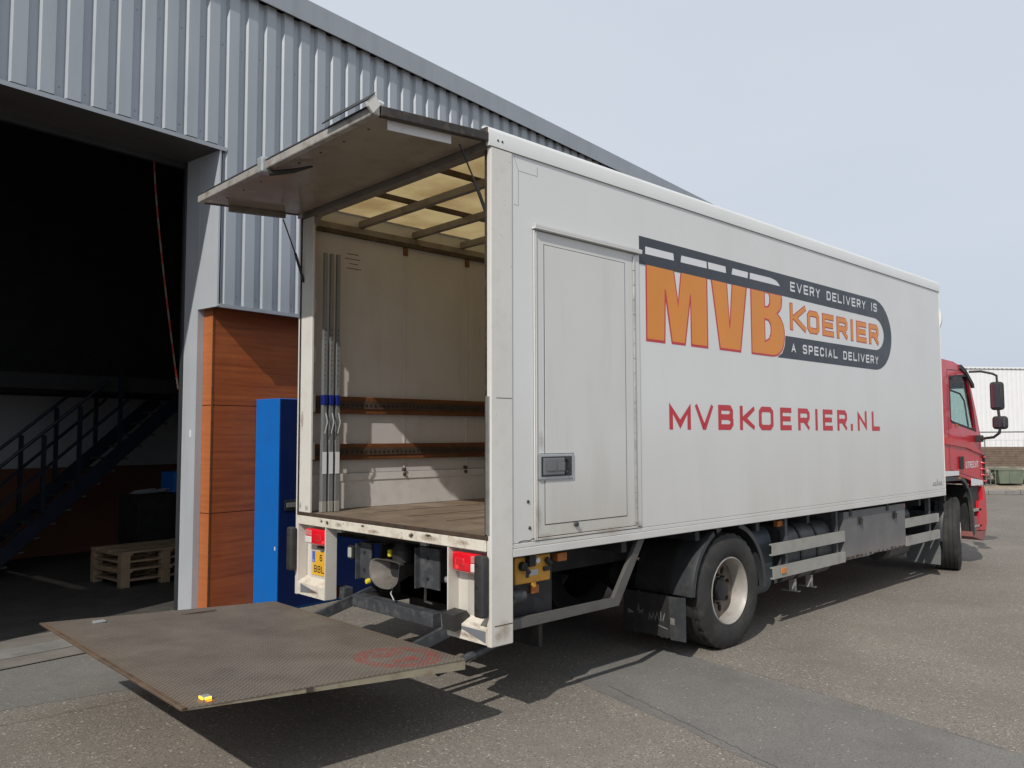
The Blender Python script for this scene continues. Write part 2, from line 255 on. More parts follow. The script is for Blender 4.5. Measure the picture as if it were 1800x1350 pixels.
# ------------------------------------------------------------------ mesh helpers
class MB:
    def __init__(s): s.bm = bmesh.new()
    def box(s, x0, x1, y0, y1, z0, z1, bev=0.0, rot=None, seg=2):
        b = s.bm; vs_ = [b.verts.new((x, y, z)) for x in (x0, x1) for y in (y0, y1) for z in (z0, z1)]
        fs = [(0, 1, 3, 2), (4, 6, 7, 5), (0, 4, 5, 1), (2, 3, 7, 6), (0, 2, 6, 4), (1, 5, 7, 3)]
        F = [b.faces.new([vs_[i] for i in f]) for f in fs]
        if bev:
            ed = list({e for f in F for e in f.edges}); g = bmesh.ops.bevel(b, geom=ed, offset=bev, segments=seg, affect='EDGES', profile=0.5)
        return s
    def hexa(s, P8):
        """8 points: bottom four counter-clockwise then top four"""
        b = s.bm; v = [b.verts.new(p) for p in P8]
        for f in ((3, 2, 1, 0), (4, 5, 6, 7), (0, 1, 5, 4), (1, 2, 6, 5), (2, 3, 7, 6), (3, 0, 4, 7)): b.faces.new([v[i] for i in f])
        return s
    def prism(s, pts, ax, a, b_, holes=()):
        """2-D outline extruded along axis ax from a to b_; pts given in the two other axes in order"""
        o = [k for k in (0, 1, 2) if k != ax]; B = s.bm
        def P(q, d):
            v = [0, 0, 0]; v[o[0]] = q[0]; v[o[1]] = q[1]; v[ax] = d; return tuple(v)
        loops = [list(pts)] + [list(h) for h in holes]; flat = [q for l in loops for q in l]
        tr = tessellate_polygon([[Vector((q[0], q[1], 0)) for q in l] for l in loops])
        V0 = [B.verts.new(P(q, a)) for q in flat]; V1 = [B.verts.new(P(q, b_)) for q in flat]
        for t in tr:
            try: B.faces.new([V0[i] for i in t]); B.faces.new([V1[i] for i in reversed(t)])
            except ValueError: pass
        k = 0
        for l in loops:
            n = len(l)
            for i in range(n):
                j = (i + 1) % n
                B.faces.new([V0[k + i], V0[k + j], V1[k + j], V1[k + i]])
            k += n
        return s
    def tube(s, pts, r, seg=8, closed=False):
        B = s.bm; pts = [Vector(p) for p in pts]; n = len(pts); rings = []
        for i, p in enumerate(pts):
            if closed: d = (pts[(i + 1) % n] - pts[i - 1]).normalized()
            elif i == 0: d = (pts[1] - p).normalized()
            elif i == n - 1: d = (p - pts[-2]).normalized()
            else: d = ((pts[i + 1] - p).normalized() + (p - pts[i - 1]).normalized()).normalized()
            h = Vector((0, 0, 1)) if abs(d.z) < 0.95 else Vector((1, 0, 0))
            a = d.cross(h).normalized(); c = d.cross(a)
            rr = r[i] if isinstance(r, (list, tuple)) else r
            rings.append([B.verts.new(p + a * math.cos(2 * math.pi * k / seg) * rr + c * math.sin(2 * math.pi * k / seg) * rr) for k in range(seg)])
        m = n if closed else n - 1
        for i in range(m):
            A, C = rings[i], rings[(i + 1) % n]
            for k in range(seg): B.faces.new([A[k], A[(k + 1) % seg], C[(k + 1) % seg], C[k]])
        if not closed: B.faces.new(rings[0][::-1]); B.faces.new(rings[-1])
        return s
    def lathe(s, prof, c, ax=1, seg=48, closed=True):
        """profile of (radius, offset along axis) turned round the axis through c"""
        B = s.bm; o = [k for k in (0, 1, 2) if k != ax]; rings = []
        for (rr, d) in prof:
            ring = []
            for k in range(seg):
                t = 2 * math.pi * k / seg; v = [0, 0, 0]; v[ax] = c[ax] + d; v[o[0]] = c[o[0]] + rr * math.cos(t); v[o[1]] = c[o[1]] + rr * math.sin(t)
                ring.append(B.verts.new(v))
            rings.append(ring)
        n = len(rings); m = n if closed else n - 1
        for i in range(m):
            A, C = rings[i], rings[(i + 1) % n]
            for k in range(seg): B.faces.new([A[k], A[(k + 1) % seg], C[(k + 1) % seg], C[k]])
        if not closed:
            B.faces.new(rings[0][::-1]); B.faces.new(rings[-1])
        return s
    def quad(s, *p):
        s.bm.faces.new([s.bm.verts.new(q) for q in p]); return s
    def build(s, name, m, parent=None, smooth=False, label=None, pb=None, stuff=False):
        bmesh.ops.recalc_face_normals(s.bm, faces=s.bm.faces)
        me = bpy.data.meshes.new(name); s.bm.to_mesh(me); s.bm.free(); me.materials.append(m)
        if smooth:
            for p in me.polygons: p.use_smooth = True
            try: me.set_sharp_from_angle(angle=R(32))
            except Exception: pass
        o = bpy.data.objects.new(name, me); col.objects.link(o)
        if parent is not None:
            o.parent = parent
            top = parent
            while top.parent is not None: top = top.parent
            if not top.get('_local'): o.matrix_parent_inverse = Matrix.Translation(-top.location) if parent is top else Matrix.Identity(4)
        if label: o['label'] = label
        if stuff: o['kind'] = 'stuff'
        return o
def thing(name, label, cat, loc=(0, 0, 0), rotz=0.0, group=None, local=False):
    o = bpy.data.objects.new(name, None); col.objects.link(o); o.empty_display_size = 0.2
    o.location = loc; o.rotation_euler = (0, 0, rotz); o['label'] = label; o['category'] = cat
    if group: o['group'] = group
    if local: o['_local'] = 1
    return o
def tag(o, label, cat, group=None):
    o['label'] = label; o['category'] = cat
    if group: o['group'] = group
    return o
def copy_tree(o, parent=None):
    c = o.copy(); col.objects.link(c); c.parent = parent
    for ch in list(o.children): copy_tree(ch, c)
    return c
def struct(o): o['kind'] = 'structure'; return o

# stroke lettering ---------------------------------------------------------
def stroke_quads(pts, w, closed=False, ext=0.0):
    n = len(pts); P = [Vector(p) for p in pts]
    if ext and not closed:
        P[0] = P[0] - (P[1] - P[0]).normalized() * ext; P[-1] = P[-1] + (P[-1] - P[-2]).normalized() * ext
    L_, R_ = [], []
    for i in range(n):
        if closed: d0 = (P[i] - P[i - 1]).normalized(); d1 = (P[(i + 1) % n] - P[i]).normalized()
        else:
            d0 = (P[i] - P[i - 1]).normalized() if i > 0 else (P[1] - P[0]).normalized()
            d1 = (P[i + 1] - P[i]).normalized() if i < n - 1 else d0
        n0 = Vector((-d0.y, d0.x)); n1 = Vector((-d1.y, d1.x)); mm = (n0 + n1); mm = mm.normalized() if mm.length > 1e-6 else n0
        k = 1 / max(0.35, mm.dot(n0)); L_.append(P[i] + mm * k * w / 2); R_.append(P[i] - mm * k * w / 2)
    out = []
    for i in range(n if closed else n - 1):
        j = (i + 1) % n; out.append([L_[i], L_[j], R_[j], R_[i]])
    return out
C_ = 0.16
GL = {  # centre lines in a unit box, (list of (closed, points))
 'M': [(0, [(0, 0), (0, 1), (.5, .12), (1, 1), (1, 0)])], 'V': [(0, [(0, 1), (.46, 0), (.54, 0), (1, 1)])],
 'B': [(0, [(0, 0), (0, 1), (1 - C_, 1), (.97, 1 - C_), (.97, .5 + C_ * .7), (.97 - C_, .52)]), (0, [(.97 - C_, .52), (0.08, .52)]), (0, [(.97 - C_, .52), (1, .52 - C_), (1, C_), (1 - C_, 0), (0, 0)])],
 'K': [(0, [(0, 0), (0, 1)]), (0, [(1, 1), (.22, .48), (1, 0)])], 'O': [(1, [(C_, 0), (0, C_), (0, 1 - C_), (C_, 1), (1 - C_, 1), (1, 1 - C_), (1, C_), (1 - C_, 0)])],
 'E': [(0, [(1, 0), (0, 0), (0, 1), (1, 1)]), (0, [(.06, .51), (.9, .51)])],
 'R': [(0, [(0, 0), (0, 1), (1 - C_, 1), (1, 1 - C_), (1, .45 + C_), (1 - C_, .45)]), (0, [(1 - C_, .45), (0.06, .45)]), (0, [(.5, .45), (1, 0)])],
 'I': [(0, [(.5, 0), (.5, 1)])], '.': [(0, [(.5, -.04), (.5, .14)])], 'N': [(0, [(0, 0), (0, 1), (1, 0), (1, 1)])], 'L': [(0, [(0, 1), (0, 0), (1, 0)])],
 'Y': [(0, [(0, 1), (.5, .45), (1, 1)]), (0, [(.5, .45), (.5, 0)])], 'D': [(1, [(0, 0), (0, 1), (1 - C_ * 1.4, 1), (1, 1 - C_ * 1.4), (1, C_ * 1.4), (1 - C_ * 1.4, 0)])],
 'A': [(0, [(0, 0), (.5, 1), (1, 0)]), (0, [(.2, .3), (.8, .3)])], 'S': [(0, [(0, .1), (C_, 0), (1 - C_, 0), (1, C_), (1, .5 - C_ / 2), (1 - C_, .5), (C_, .52), (0, .52 + C_), (0, 1 - C_), (C_, 1), (1 - C_, 1), (1, .88)])],
 'P': [(0, [(0, 0), (0, 1), (1 - C_, 1), (1, 1 - C_), (1, .42 + C_), (1 - C_, .42)]), (0, [(1 - C_, .42), (0.06, .42)])], 'C': [(0, [(1, .16), (1 - C_, 0), (C_, 0), (0, C_), (0, 1 - C_), (C_, 1), (1 - C_, 1), (1, .84)])],
 'U': [(0, [(0, 1), (0, C_), (C_, 0), (1 - C_, 0), (1, C_), (1, 1)])], 'T': [(0, [(0, 1), (1, 1)]), (0, [(.5, .95), (.5, 0)])], 'H': [(0, [(0, 0), (0, 1)]), (0, [(1, 0), (1, 1)]), (0, [(.05, .5), (.95, .5)])],
 '6': [(0, [(.95, .9), (.8, 1), (C_, 1), (0, 1 - C_), (0, C_), (C_, 0), (1 - C_, 0), (1, C_), (1, .4), (1 - C_, .55), (.05, .55)])],
 'j': [(0, [(.2, 0), (.5, .1), (.5, .8)])], 'o': [(1, [(0, .1), (0, .45), (.8, .5), (.8, 0)])],
}
def lettering(name, m, parent, items, z0, z1, w, plane, depth=0.0012, ext=0.0, bold=0.0):
    """items: (char, x0, x1) in plane coords. plane(x, z, d) -> 3-D point, d = how proud. One object per character."""
    k = 0; mg = max(0.0, bold / 2 + ext)
    for ch, x0, x1 in items:
        mb = MB()
        for closed, pts in GL[ch]:
            xa, xb = x0 + w / 2, x1 - w / 2
            q = [(xa + (xb - xa) * p[0], z0 + w / 2 + (z1 - z0 - w) * p[1]) for p in pts]
            d = depth + 0.00025 * (k % 4); k += 1
            for f in stroke_quads(q, w + bold, bool(closed), w * 0.5 + ext):
                mb.quad(*[plane(min(x1 + mg, max(x0 - mg, v.x)), min(z1 + mg, max(z0 - mg, v.y)), d) for v in f])
        mb.build(name, m, parent)
def layout(txt, x0, x1, gap=0.28, space=0.75):
    W = {'M': 1.25, 'I': 0.28, '.': 0.28, ' ': space, 'K': 1.0, 'V': 1.05, 'W': 1.3}
    tot = sum(W.get(c, 0.9) for c in txt) + gap * (len(txt) - 1); s = (x1 - x0) / tot; out = []; x = x0
    for c in txt:
        w = W.get(c, 0.9) * s
        if c != ' ': out.append((c, x, x + w))
        x += w + gap * s
    return out
def inset(poly, d):
    n = len(poly); P = [Vector(p) for p in poly]
    area = sum(P[i].x * P[(i + 1) % n].y - P[(i + 1) % n].x * P[i].y for i in range(n)); s = 1 if area > 0 else -1; out = []
    for i in range(n):
        d0 = (P[i] - P[i - 1]).normalized(); d1 = (P[(i + 1) % n] - P[i]).normalized()
        n0 = Vector((-d0.y, d0.x)) * s; n1 = Vector((-d1.y, d1.x)) * s; mm = (n0 + n1).normalized()
        out.append(tuple(P[i] + mm * d / max(0.45, mm.dot(n0))))
    return out

# ------------------------------------------------------------------ the ground
THB = R(7.7); BO = (0.126, 4.655)                      # building frame: origin and heading
bu = Vector((math.cos(THB), math.sin(THB))); bv = Vector((-math.sin(THB), math.cos(THB)))
def bw(u, v, z=0.0): return (BO[0] + bu.x * u + bv.x * v, BO[1] + bu.y * u + bv.y * v, z)
g = MB()
g.quad((-400, -400, 0), (900, -400, 0), (900, 900, 0), (-400, 900, 0)); struct(g.build('ground', M_ASPH))
def sheet(name, pts, z, m):
    b = MB(); b.prism(pts, 2, z - 0.003, z); return struct(b.build(name, m))
def wob(a, b, n, amp):
    out = []
    for i in range(n + 1):
        t = i / n; out.append((a[0] + (b[0] - a[0]) * t + random.uniform(-amp, amp), a[1] + (b[1] - a[1]) * t + random.uniform(-amp, amp)))
    return out
sheet('asphalt_patch', wob((1.30, 0.60), (0.55, -2.4), 22, 0.02) + wob((0.3, -4.0), (2.4, -5.0), 3, 0.01) + wob((2.02, -2.6), (2.55, 0.6), 22, 0.02), 0.004, M_ASPH2)
z4 = [bw(-9, -1.50), bw(-2.5, -1.66), bw(-0.6, -2.2), bw(-0.5, -0.58), bw(-9, -0.58)]
sheet('asphalt_apron', [(p[0], p[1]) for p in z4], 0.004, M_ASPH2)
sheet('concrete_strip', [tuple(bw(u, v)[:2]) for u, v in ((-9, -0.56), (-1.25, -0.56), (-1.22, -0.26), (-9, -0.26))], 0.012, M_KERB)
sheet('concrete_kerb', [tuple(bw(u, v)[:2]) for u, v in ((-9, -0.255), (-1.1, -0.255), (-1.1, 0.10), (-9, 0.10))], 0.016, M_KERB2)
sheet('drain_groove', [tuple(bw(u, v)[:2]) for u, v in ((-9, 0.102), (-1.1, 0.102), (-1.1, 0.128), (-9, 0.128))], 0.006, M_CHASS)
sheet('threshold_slab', [tuple(bw(u, v)[:2]) for u, v in ((-9, 0.13), (0.6, 0.13), (0.6, 0.50), (-9, 0.50))], 0.010, M_KERB)
sheet('garage_floor', [tuple(bw(u, v)[:2]) for u, v in ((-12, 0.50), (8, 0.50), (8, 9.0), (-12, 9.0))], 0.008, M_CONC)
def blot(name, cx, cy, rx, ry, z=0.004):
    pts = [(cx + rx * math.cos(a) * random.uniform(.8, 1.1), cy + ry * math.sin(a) * random.uniform(.8, 1.1)) for a in [2 * math.pi * i / 16 for i in range(16)]]
    sheet(name, pts, z, M_PATCH)
blot('oil_stain', 13.3, 1.05, 0.42, 0.22); blot('oil_stain', 17.5, 3.2, 0.5, 0.2)

# cracks in the asphalt
def crack(p, q, n, amp, w):
    P = wob(p, q, n, amp); b = MB()
    for f in stroke_quads(P, w): b.quad(*[(v.x, v.y, 0.0065) for v in f])
    struct(b.build('asphalt_crack', M_CHASS))
crack((1.30, 0.1), (0.62, -2.2), 60, 0.010, 0.003); crack((2.47, -0.1), (2.05, -2.4), 60, 0.010, 0.003)
crack((-2.6, 2.35), (-0.9, 2.25), 36, 0.010, 0.004)

# ------------------------------------------------------------------ the building
hall = thing('warehouse', 'silver ribbed metal hall with wood panel base and open dark loading doorway behind the truck', 'building', (BO[0], BO[1], 0), THB, local=True)
RP = 0.2378; RU0 = -1.914                               # rib pitch and first rib
def rib_profile(u0, u1):
    pts = []; k = math.floor((u0 - RU0) / RP)
    while True:
        b = RU0 + k * RP
        for du, d in ((0.0, 0.0), (0.022, 0.038), (0.145, 0.038), (0.163, 0.0)):
            pts.append((b + du, -0.155 - d))
        k += 1
        if b > u1: break
    # clip by interpolation
    out = []
    for i in range(len(pts) - 1):
        (a, c), (e, h) = pts[i], pts[i + 1]
        for cut in (u0, u1):
            if a < cut < e: out.append((cut, c + (h - c) * (cut - a) / (e - a)))
        if u0 <= e <= u1: out.append((e, h))
    return sorted(set(out))
def clad(u0, u1, z0, z1):
    P = rib_profile(u0, u1); b = MB(); B = b.bm
    F = [(B.verts.new((x, y, z0)), B.verts.new((x, y, z1))) for x, y in P]
    K = [(B.verts.new((x, y + 0.004, z0)), B.verts.new((x, y + 0.004, z1))) for x, y in P]
    for i in range(len(P) - 1):
        B.faces.new([F[i][0], F[i + 1][0], F[i + 1][1], F[i][1]]); B.faces.new([K[i + 1][0], K[i][0], K[i][1], K[i + 1][1]])
        B.faces.new([F[i][0], K[i][0], K[i + 1][0], F[i + 1][0]])
    b.build('cladding_sheet', M_SILVERB, hall)
LZ = 5.06; FZ = 3.33; TZ = 6.86
SW = RP * 4
k = -6
while RU0 + k * SW < 30:
    a = RU0 + k * SW + 0.185; c = a + SW
    if c <= -0.02: clad(a, c, LZ, TZ)
    elif a < -0.02:
        clad(a, -0.02, LZ, TZ); clad(-0.055, c, FZ, TZ) if False else None
        clad(-0.02, c, FZ, TZ)
    else: clad(a, c, FZ, TZ)
    k += 1
B = MB(); k = 0
while RU0 + k * RP < 16:
    u_ = RU0 + k * RP + 0.20
    for z_ in ((LZ + 0.10) if u_ < 0 else (FZ + 0.10), 6.2):
        B.lathe([(0.001, -0.006), (0.007, -0.005), (0.008, 0)], (u_, -0.1555, z_), 1, 6, closed=False)
    k += 1
B.build('cladding_screw', M_TRIM, hall, stuff=True)
b = MB(); b.box(-8, -0.06, -0.14, 0.05, LZ + 0.02, TZ); b.box(-0.052, 30, -0.14, 0.0, FZ + 0.03, TZ); b.box(-8, -0.08, 0.05, 0.30, LZ + 0.0, 7.0); b.box(-8, -4.0, -0.14, 0.3, 0.0, LZ - 0.06); b.box(0.0125, 30, 0.021, 0.18, 0.02, FZ); b.box(-0.052, 30, 0.001, 0.3, FZ + 0.03, 7.0)  # unseen wall left of the doorway is added to cut light entering the hall
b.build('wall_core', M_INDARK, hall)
b = MB(); b.prism([(-0.262, TZ - 0.02), (-0.262, 7.115), (0.14, 7.135), (0.14, 7.10), (-0.245, 7.09), (-0.245, TZ - 0.02)], 0, -8, 30); b.build('roof_trim', M_TRIM, hall)
b = MB(); b.box(-8, 30, 0.1, 9.0, 7.02, 7.08); b.build('roof', M_TRIM, hall)
b = MB(); b.box(-8, 0.0, -0.199, -0.194, LZ - 0.055, LZ - 0.012); b.box(-8, -0.03, -0.151, -0.146, LZ - 0.04, LZ + 0.06); b.build('lintel_flashing', M_TRIM, hall)
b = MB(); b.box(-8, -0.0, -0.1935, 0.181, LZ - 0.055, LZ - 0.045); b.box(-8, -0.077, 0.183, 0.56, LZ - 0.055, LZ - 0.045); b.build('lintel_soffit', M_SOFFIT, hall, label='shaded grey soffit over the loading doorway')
b = MB(); b.box(-8, -0.079, 0.50, 0.56, LZ - 0.12, LZ - 0.056); b.build('lintel_beam', M_DARKST, hall)
b = MB(); b.box(-0.07, 12, -0.235, -0.10, FZ - 0.028, FZ - 0.012); b.box(-0.07, 12, -0.24, -0.235, FZ - 0.045, FZ - 0.005); b.build('drip_flashing', M_TRIM, hall)
b = MB(); b.box(-0.075, -0.055, -0.19, 0.182, FZ - 0.02, LZ - 0.05); b.box(-0.085, -0.05, -0.2, 0.182, FZ - 0.035, FZ - 0.02); b.build('cladding_return', M_JAMB, hall)
b = MB(); b.box(-0.077, 0.0, 0.182, 0.46, 0.0, LZ - 0.046); b.build('door_jamb', M_JAMB, hall)
b = MB(); b.box(-0.083, -0.0, 0.462, 0.50, 0.0, LZ - 0.06); b.box(-0.100, -0.083, 0.455, 0.50, 0, LZ - 0.13); b.build('door_guide', M_DARKST, hall)
# wood effect panels: three rows, joints left open
rows = [(0.02, 1.072), (1.080, 2.242), (2.250, FZ - 0.012)]
for i, (a, c) in enumerate(rows):
    for j, u0 in enumerate((0.012, 3.02, 6.03, 9.04)):
        b = MB(); b.box(u0, u0 + 3.0, 0.0, 0.02, a, c, 0.0015, seg=1); b.build('wood_panel', M_WOODSHADE, hall)
    b = MB(); b.box(-0.001, 0.011, 0.001, 0.180, a, c, 0.0015, seg=1); b.build('wood_edge_panel', M_WOODLIT, hall)
b = MB(); b.box(-0.004, 0.0145, -0.0045, -0.0005, 0.02, FZ - 0.03); b.build('corner_strip', M_BATTEN, hall)
b = MB(); b.box(-0.079, -0.0775, 0.26, 0.30, 1.90, 1.98); b.build('jamb_sticker', M_WPRINT, hall)
# inside the hall
b = MB(); b.box(-8, 8, 6.0, 6.2, 1.41, 2.56); b.build('inner_wall', M_INWALL, hall)
b = MB(); b.box(-8, 8, 5.98, 6.2, 0.0, 1.405); b.build('inner_wainscot', M_INBROWN, hall)
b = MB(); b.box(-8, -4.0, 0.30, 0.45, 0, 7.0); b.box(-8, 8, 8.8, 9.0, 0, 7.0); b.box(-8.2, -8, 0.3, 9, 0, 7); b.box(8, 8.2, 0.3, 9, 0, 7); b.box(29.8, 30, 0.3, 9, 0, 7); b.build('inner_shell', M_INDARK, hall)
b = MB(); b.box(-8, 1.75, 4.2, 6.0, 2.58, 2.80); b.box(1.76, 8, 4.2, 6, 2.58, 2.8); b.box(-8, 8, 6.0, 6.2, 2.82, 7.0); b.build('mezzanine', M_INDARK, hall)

# door chain
chain = thing('hoist_chain', 'long red and white plastic chain hanging inside the dark loading doorway', 'chain', bw(-0.44, 0.52, 2.45), THB, local=True)
n = 120
lm = [None, None]
for i in range(n):
    t = i / (n - 1); z = 2.48 * (1 - t); u = 0.34 * (t ** 1.25); 
    k = 0 if (i // 6) % 2 == 0 else 1
    r0 = 0.0085
    if lm[k] is None:
        bb = MB(); bb.tube([(r0 * math.cos(a), 0, 0.014 * math.sin(a)) for a in [2 * math.pi * q / 8 for q in range(8)]], 0.003, 5, closed=True)
        o = bb.build('chain_link', (M_CHAINR, M_CHAINW)[k], chain); lm[k] = o
    else:
        o = lm[k].copy(); col.objects.link(o); o.parent = chain
    o.location = (u, 0.0, z); o.rotation_euler = (0, 0, R(90) * (i % 2))

# staircase
st = thing('staircase', 'dark blue steel staircase with handrails rising to the right inside the hall', 'staircase', bw(-0.8, 4.0, 0), THB, local=True)
SL = 2.13 / 2.42
def inc(u): return u * SL
for vv in (0.0, 0.78):
    b = MB(); b.prism([(0, 0.0), (2.75, 2.42), (2.75, 2.68), (-0.0, 0.25)], 1, vv, vv + 0.04); b.build('stringer', M_STAIR, st)
for vv in (0.0, 0.78):
    b = MB(); b.tube([(-0.1, vv, 1.28), (1.55, vv, 2.72)], 0.024); b.build('handrail', M_STAIR, st)
    b = MB(); b.box(-0.2, 1.9, vv, vv + 0.02, 0, 0.055)
    for v_ in b.bm.verts: v_.co.z += 0.80 + (v_.co.x) * SL
    b.build('middle_rail', M_STAIR, st)
    for uu in (0.05, 0.68, 1.15, 1.72):
        b = MB(); b.box(uu, uu + 0.05, vv, vv + 0.05, 0.2 + uu * SL, 1.33 + uu * SL); b.build('baluster', M_STAIR, st)
for i in range(13):
    b = MB(); b.box(0.06 + i * 0.2, 0.30 + i * 0.2, 0.041, 0.779, 0.16 + i * 0.2 * SL, 0.19 + i * 0.2 * SL); b.build('tread', M_CONC, st)

# pallets
def board(b, u0, u1, v0, v1, z0, z1): b.box(u0, u1, v0, v1, z0, z1, 0.002, seg=1)
def pallet(label, zz, h):
    t = thing('wooden_pallet', label, 'pallet', bw(0.132, 2.19, zz), THB, 'pallets stacked inside the hall doorway', local=True)
    for i, v0 in enumerate((0.0, 0.176, 0.352, 0.528, 0.704)):
        b = MB(); board(b, 0, 1.2, v0, v0 + (0.145 if i % 2 == 0 else 0.1), h - 0.024, h + random.uniform(-.001, .001)); b.build('deck_board', M_PALLET, t)
    for u0 in (0, 0.53, 1.055):
        b = MB(); board(b, u0, u0 + 0.145, 0, 0.84, h - 0.050, h - 0.025); b.build('stringer_board', M_PALLET, t)
        b = MB(); board(b, u0 + .002, u0 + 0.10, 0.101, 0.739, 0.075, 0.098); b.build('bottom_board', M_PALLET, t)
        for v0 in ((0.0, 0.74) if u0 == 0 else (0.0, 0.37, 0.74)):
            b = MB(); board(b, u0, u0 + 0.115, v0, v0 + 0.10, 0.0, h - 0.051); b.build('block', M_PALLET, t)
    for v0 in (0.0, 0.37, 0.74):
        b = MB(); board(b, 0.116, 0.529, v0 + .003, v0 + 0.097, 0.075, 0.098); board(b, 0.646, 1.054, v0 + .003, v0 + 0.097, 0.075, 0.098); b.build('bottom_board', M_PALLET, t)
pallet('upper wooden pallet of the stack just inside the dark doorway', 0.242, 0.215)
pallet('lower wooden pallet standing on the floor just inside the dark doorway', 0.012, 0.228)
# workbench with papers behind the jamb
wb = thing('workbench', 'black workbench in the dark hall beside the stair, seen above the pallets', 'workbench', bw(0.95, 3.45, 0), THB, local=True)
b = MB(); b.box(0, 1.3, 0, 0.6, 1.02, 1.06, 0.003); b.build('worktop', M_CHASS, wb)
b = MB(); b.box(0.02, 1.28, 0.03, 0.58, 0.02, 1.018); b.build('cupboard', M_CHASS, wb)
pp = MB()
for i in range(9):
    x = random.uniform(0.02, 0.5); y = random.uniform(0.02, 0.3); a = random.uniform(-.6, .6); z = 1.062 + i * 0.006
    c, s_ = math.cos(a), math.sin(a)
    q = [(x + c * dx - s_ * dy, y + s_ * dx + c * dy) for dx, dy in ((0, 0), (.3, 0), (.3, .21), (0, .21))]
    pp.hexa([(p[0], p[1], z + (0.03 if k in (1, 2) else 0)) for k, p in enumerate(q)] + [(p[0], p[1], z + 0.002 + (0.03 if k in (1, 2) else 0)) for k, p in enumerate(q)])
po = pp.build('paper_stack', M_PAPER); po.location = bw(0.95, 3.45, 0); po.rotation_euler = (0, 0, THB)
tag(po, 'loose heap of white papers on the dark workbench inside the hall', 'papers')
b = MB(); b.box(0.0, 0.5, 0, 0.4, 0, 0.32, 0.03); bb_ = b.build('blue_crate', M_CAB); bb_.location = bw(1.52, 3.5, 1.0625); bb_.rotation_euler = (0, 0, THB)
tag(bb_, 'dark blue crate on the workbench beside the door jamb', 'crate')

# blue cabinet
cb = thing('metal_cabinet', 'tall blue metal cabinet against the wood panels behind the truck', 'cabinet', bw(0.555, -0.461, 0), THB, local=True)
b = MB(); b.box(0, 1.6, 0.012, 0.455, 0.0, 2.326, 0.006); b.build('body', M_CAB, cb)
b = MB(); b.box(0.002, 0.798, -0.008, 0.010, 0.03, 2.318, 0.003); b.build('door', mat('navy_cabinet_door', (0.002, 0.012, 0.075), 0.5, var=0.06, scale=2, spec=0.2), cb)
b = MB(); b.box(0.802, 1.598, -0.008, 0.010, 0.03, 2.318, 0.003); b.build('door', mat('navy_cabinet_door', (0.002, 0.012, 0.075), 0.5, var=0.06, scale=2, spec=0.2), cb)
b = MB(); b.box(0.065, 0.25, -0.02, -0.009, 1.09, 1.205, 0.004); hd = b.build('handle_plate', M_CHASS, cb)
b = MB(); b.box(0.085, 0.24, -0.028, -0.021, 1.125, 1.175, 0.003); b.build('latch', M_ALU, cb)
b = MB(); b.box(-0.004, -0.0005, 0.05, 0.065, 0.66, 0.70); b.build('scratch_mark', M_WPRINT, cb)

# ------------------------------------------------------------------ the truck
T = thing('delivery_truck', 'white box truck with red cab, rear open and tail lift lowered beside the hall', 'truck', (4.0, 1.275, 0))
W = 2.55; L = 8.235
def Y(y): return y
# side panels
b = MB(); b.box(0.203, 0.401, 0.0, 0.04, 1.186, 3.853); b.box(0.401, 1.600, 0.0, 0.04, 3.358, 3.853); b.box(1.600, L, 0.0, 0.04, 1.186, 3.853); b.build('side_panel', M_WHITE, T)
b = MB(); b.box(0.203, L, 2.51, 2.55, 1.186, 3.853); b.build('side_panel', M_WHITE, T)
b = MB(); b.box(L - 0.04, L, 0.041, 2.509, 1.186, 3.853); b.build('front_panel', M_WHITE, T)
# seam gaskets behind the panels are dark
b = MB(); b.box(0.19, L, 0.008, 0.03, 1.17, 3.87); b.build('seam_gasket', M_SEAL, T)
for (ya, yb, s) in ((-0.012, 0.05, 1), (2.50, 2.562, -1)):
    b = MB(); P = [(0.0, 0.0), (0.0, 0.10), (0.012, 0.125), (0.035, 0.14), (0.075, 0.147), (0.075, 0.13), (0.04, 0.12), (0.03, 0.0)]
    P = [((ya + p[0]) if s > 0 else (yb - p[0]), 3.857 + p[1]) for p in P]
    b.prism(P, 0, -0.02, L + 0.012); b.build('roof_rail', M_WHITE, T, smooth=True)
    y0, y1 = (-0.006, 0.045) if s > 0 else (2.505, 2.556)
    b = MB(); b.box(0.203, L, y0, y1, 1.095, 1.150, 0.004); b.box(0.203, L, y0 + .003, y1, 1.152, 1.182, 0.003); b.build('bottom_rail', M_WHITE, T)
# tiny bolts on the rail end
for x in (0.06, 0.10):
    b = MB(); b.lathe([(0.001, -0.016), (0.008, -0.015), (0.008, -0.011)], (x, 0, 3.905), 1, 8, closed=False); b.build('bolt', M_CHASS, T)
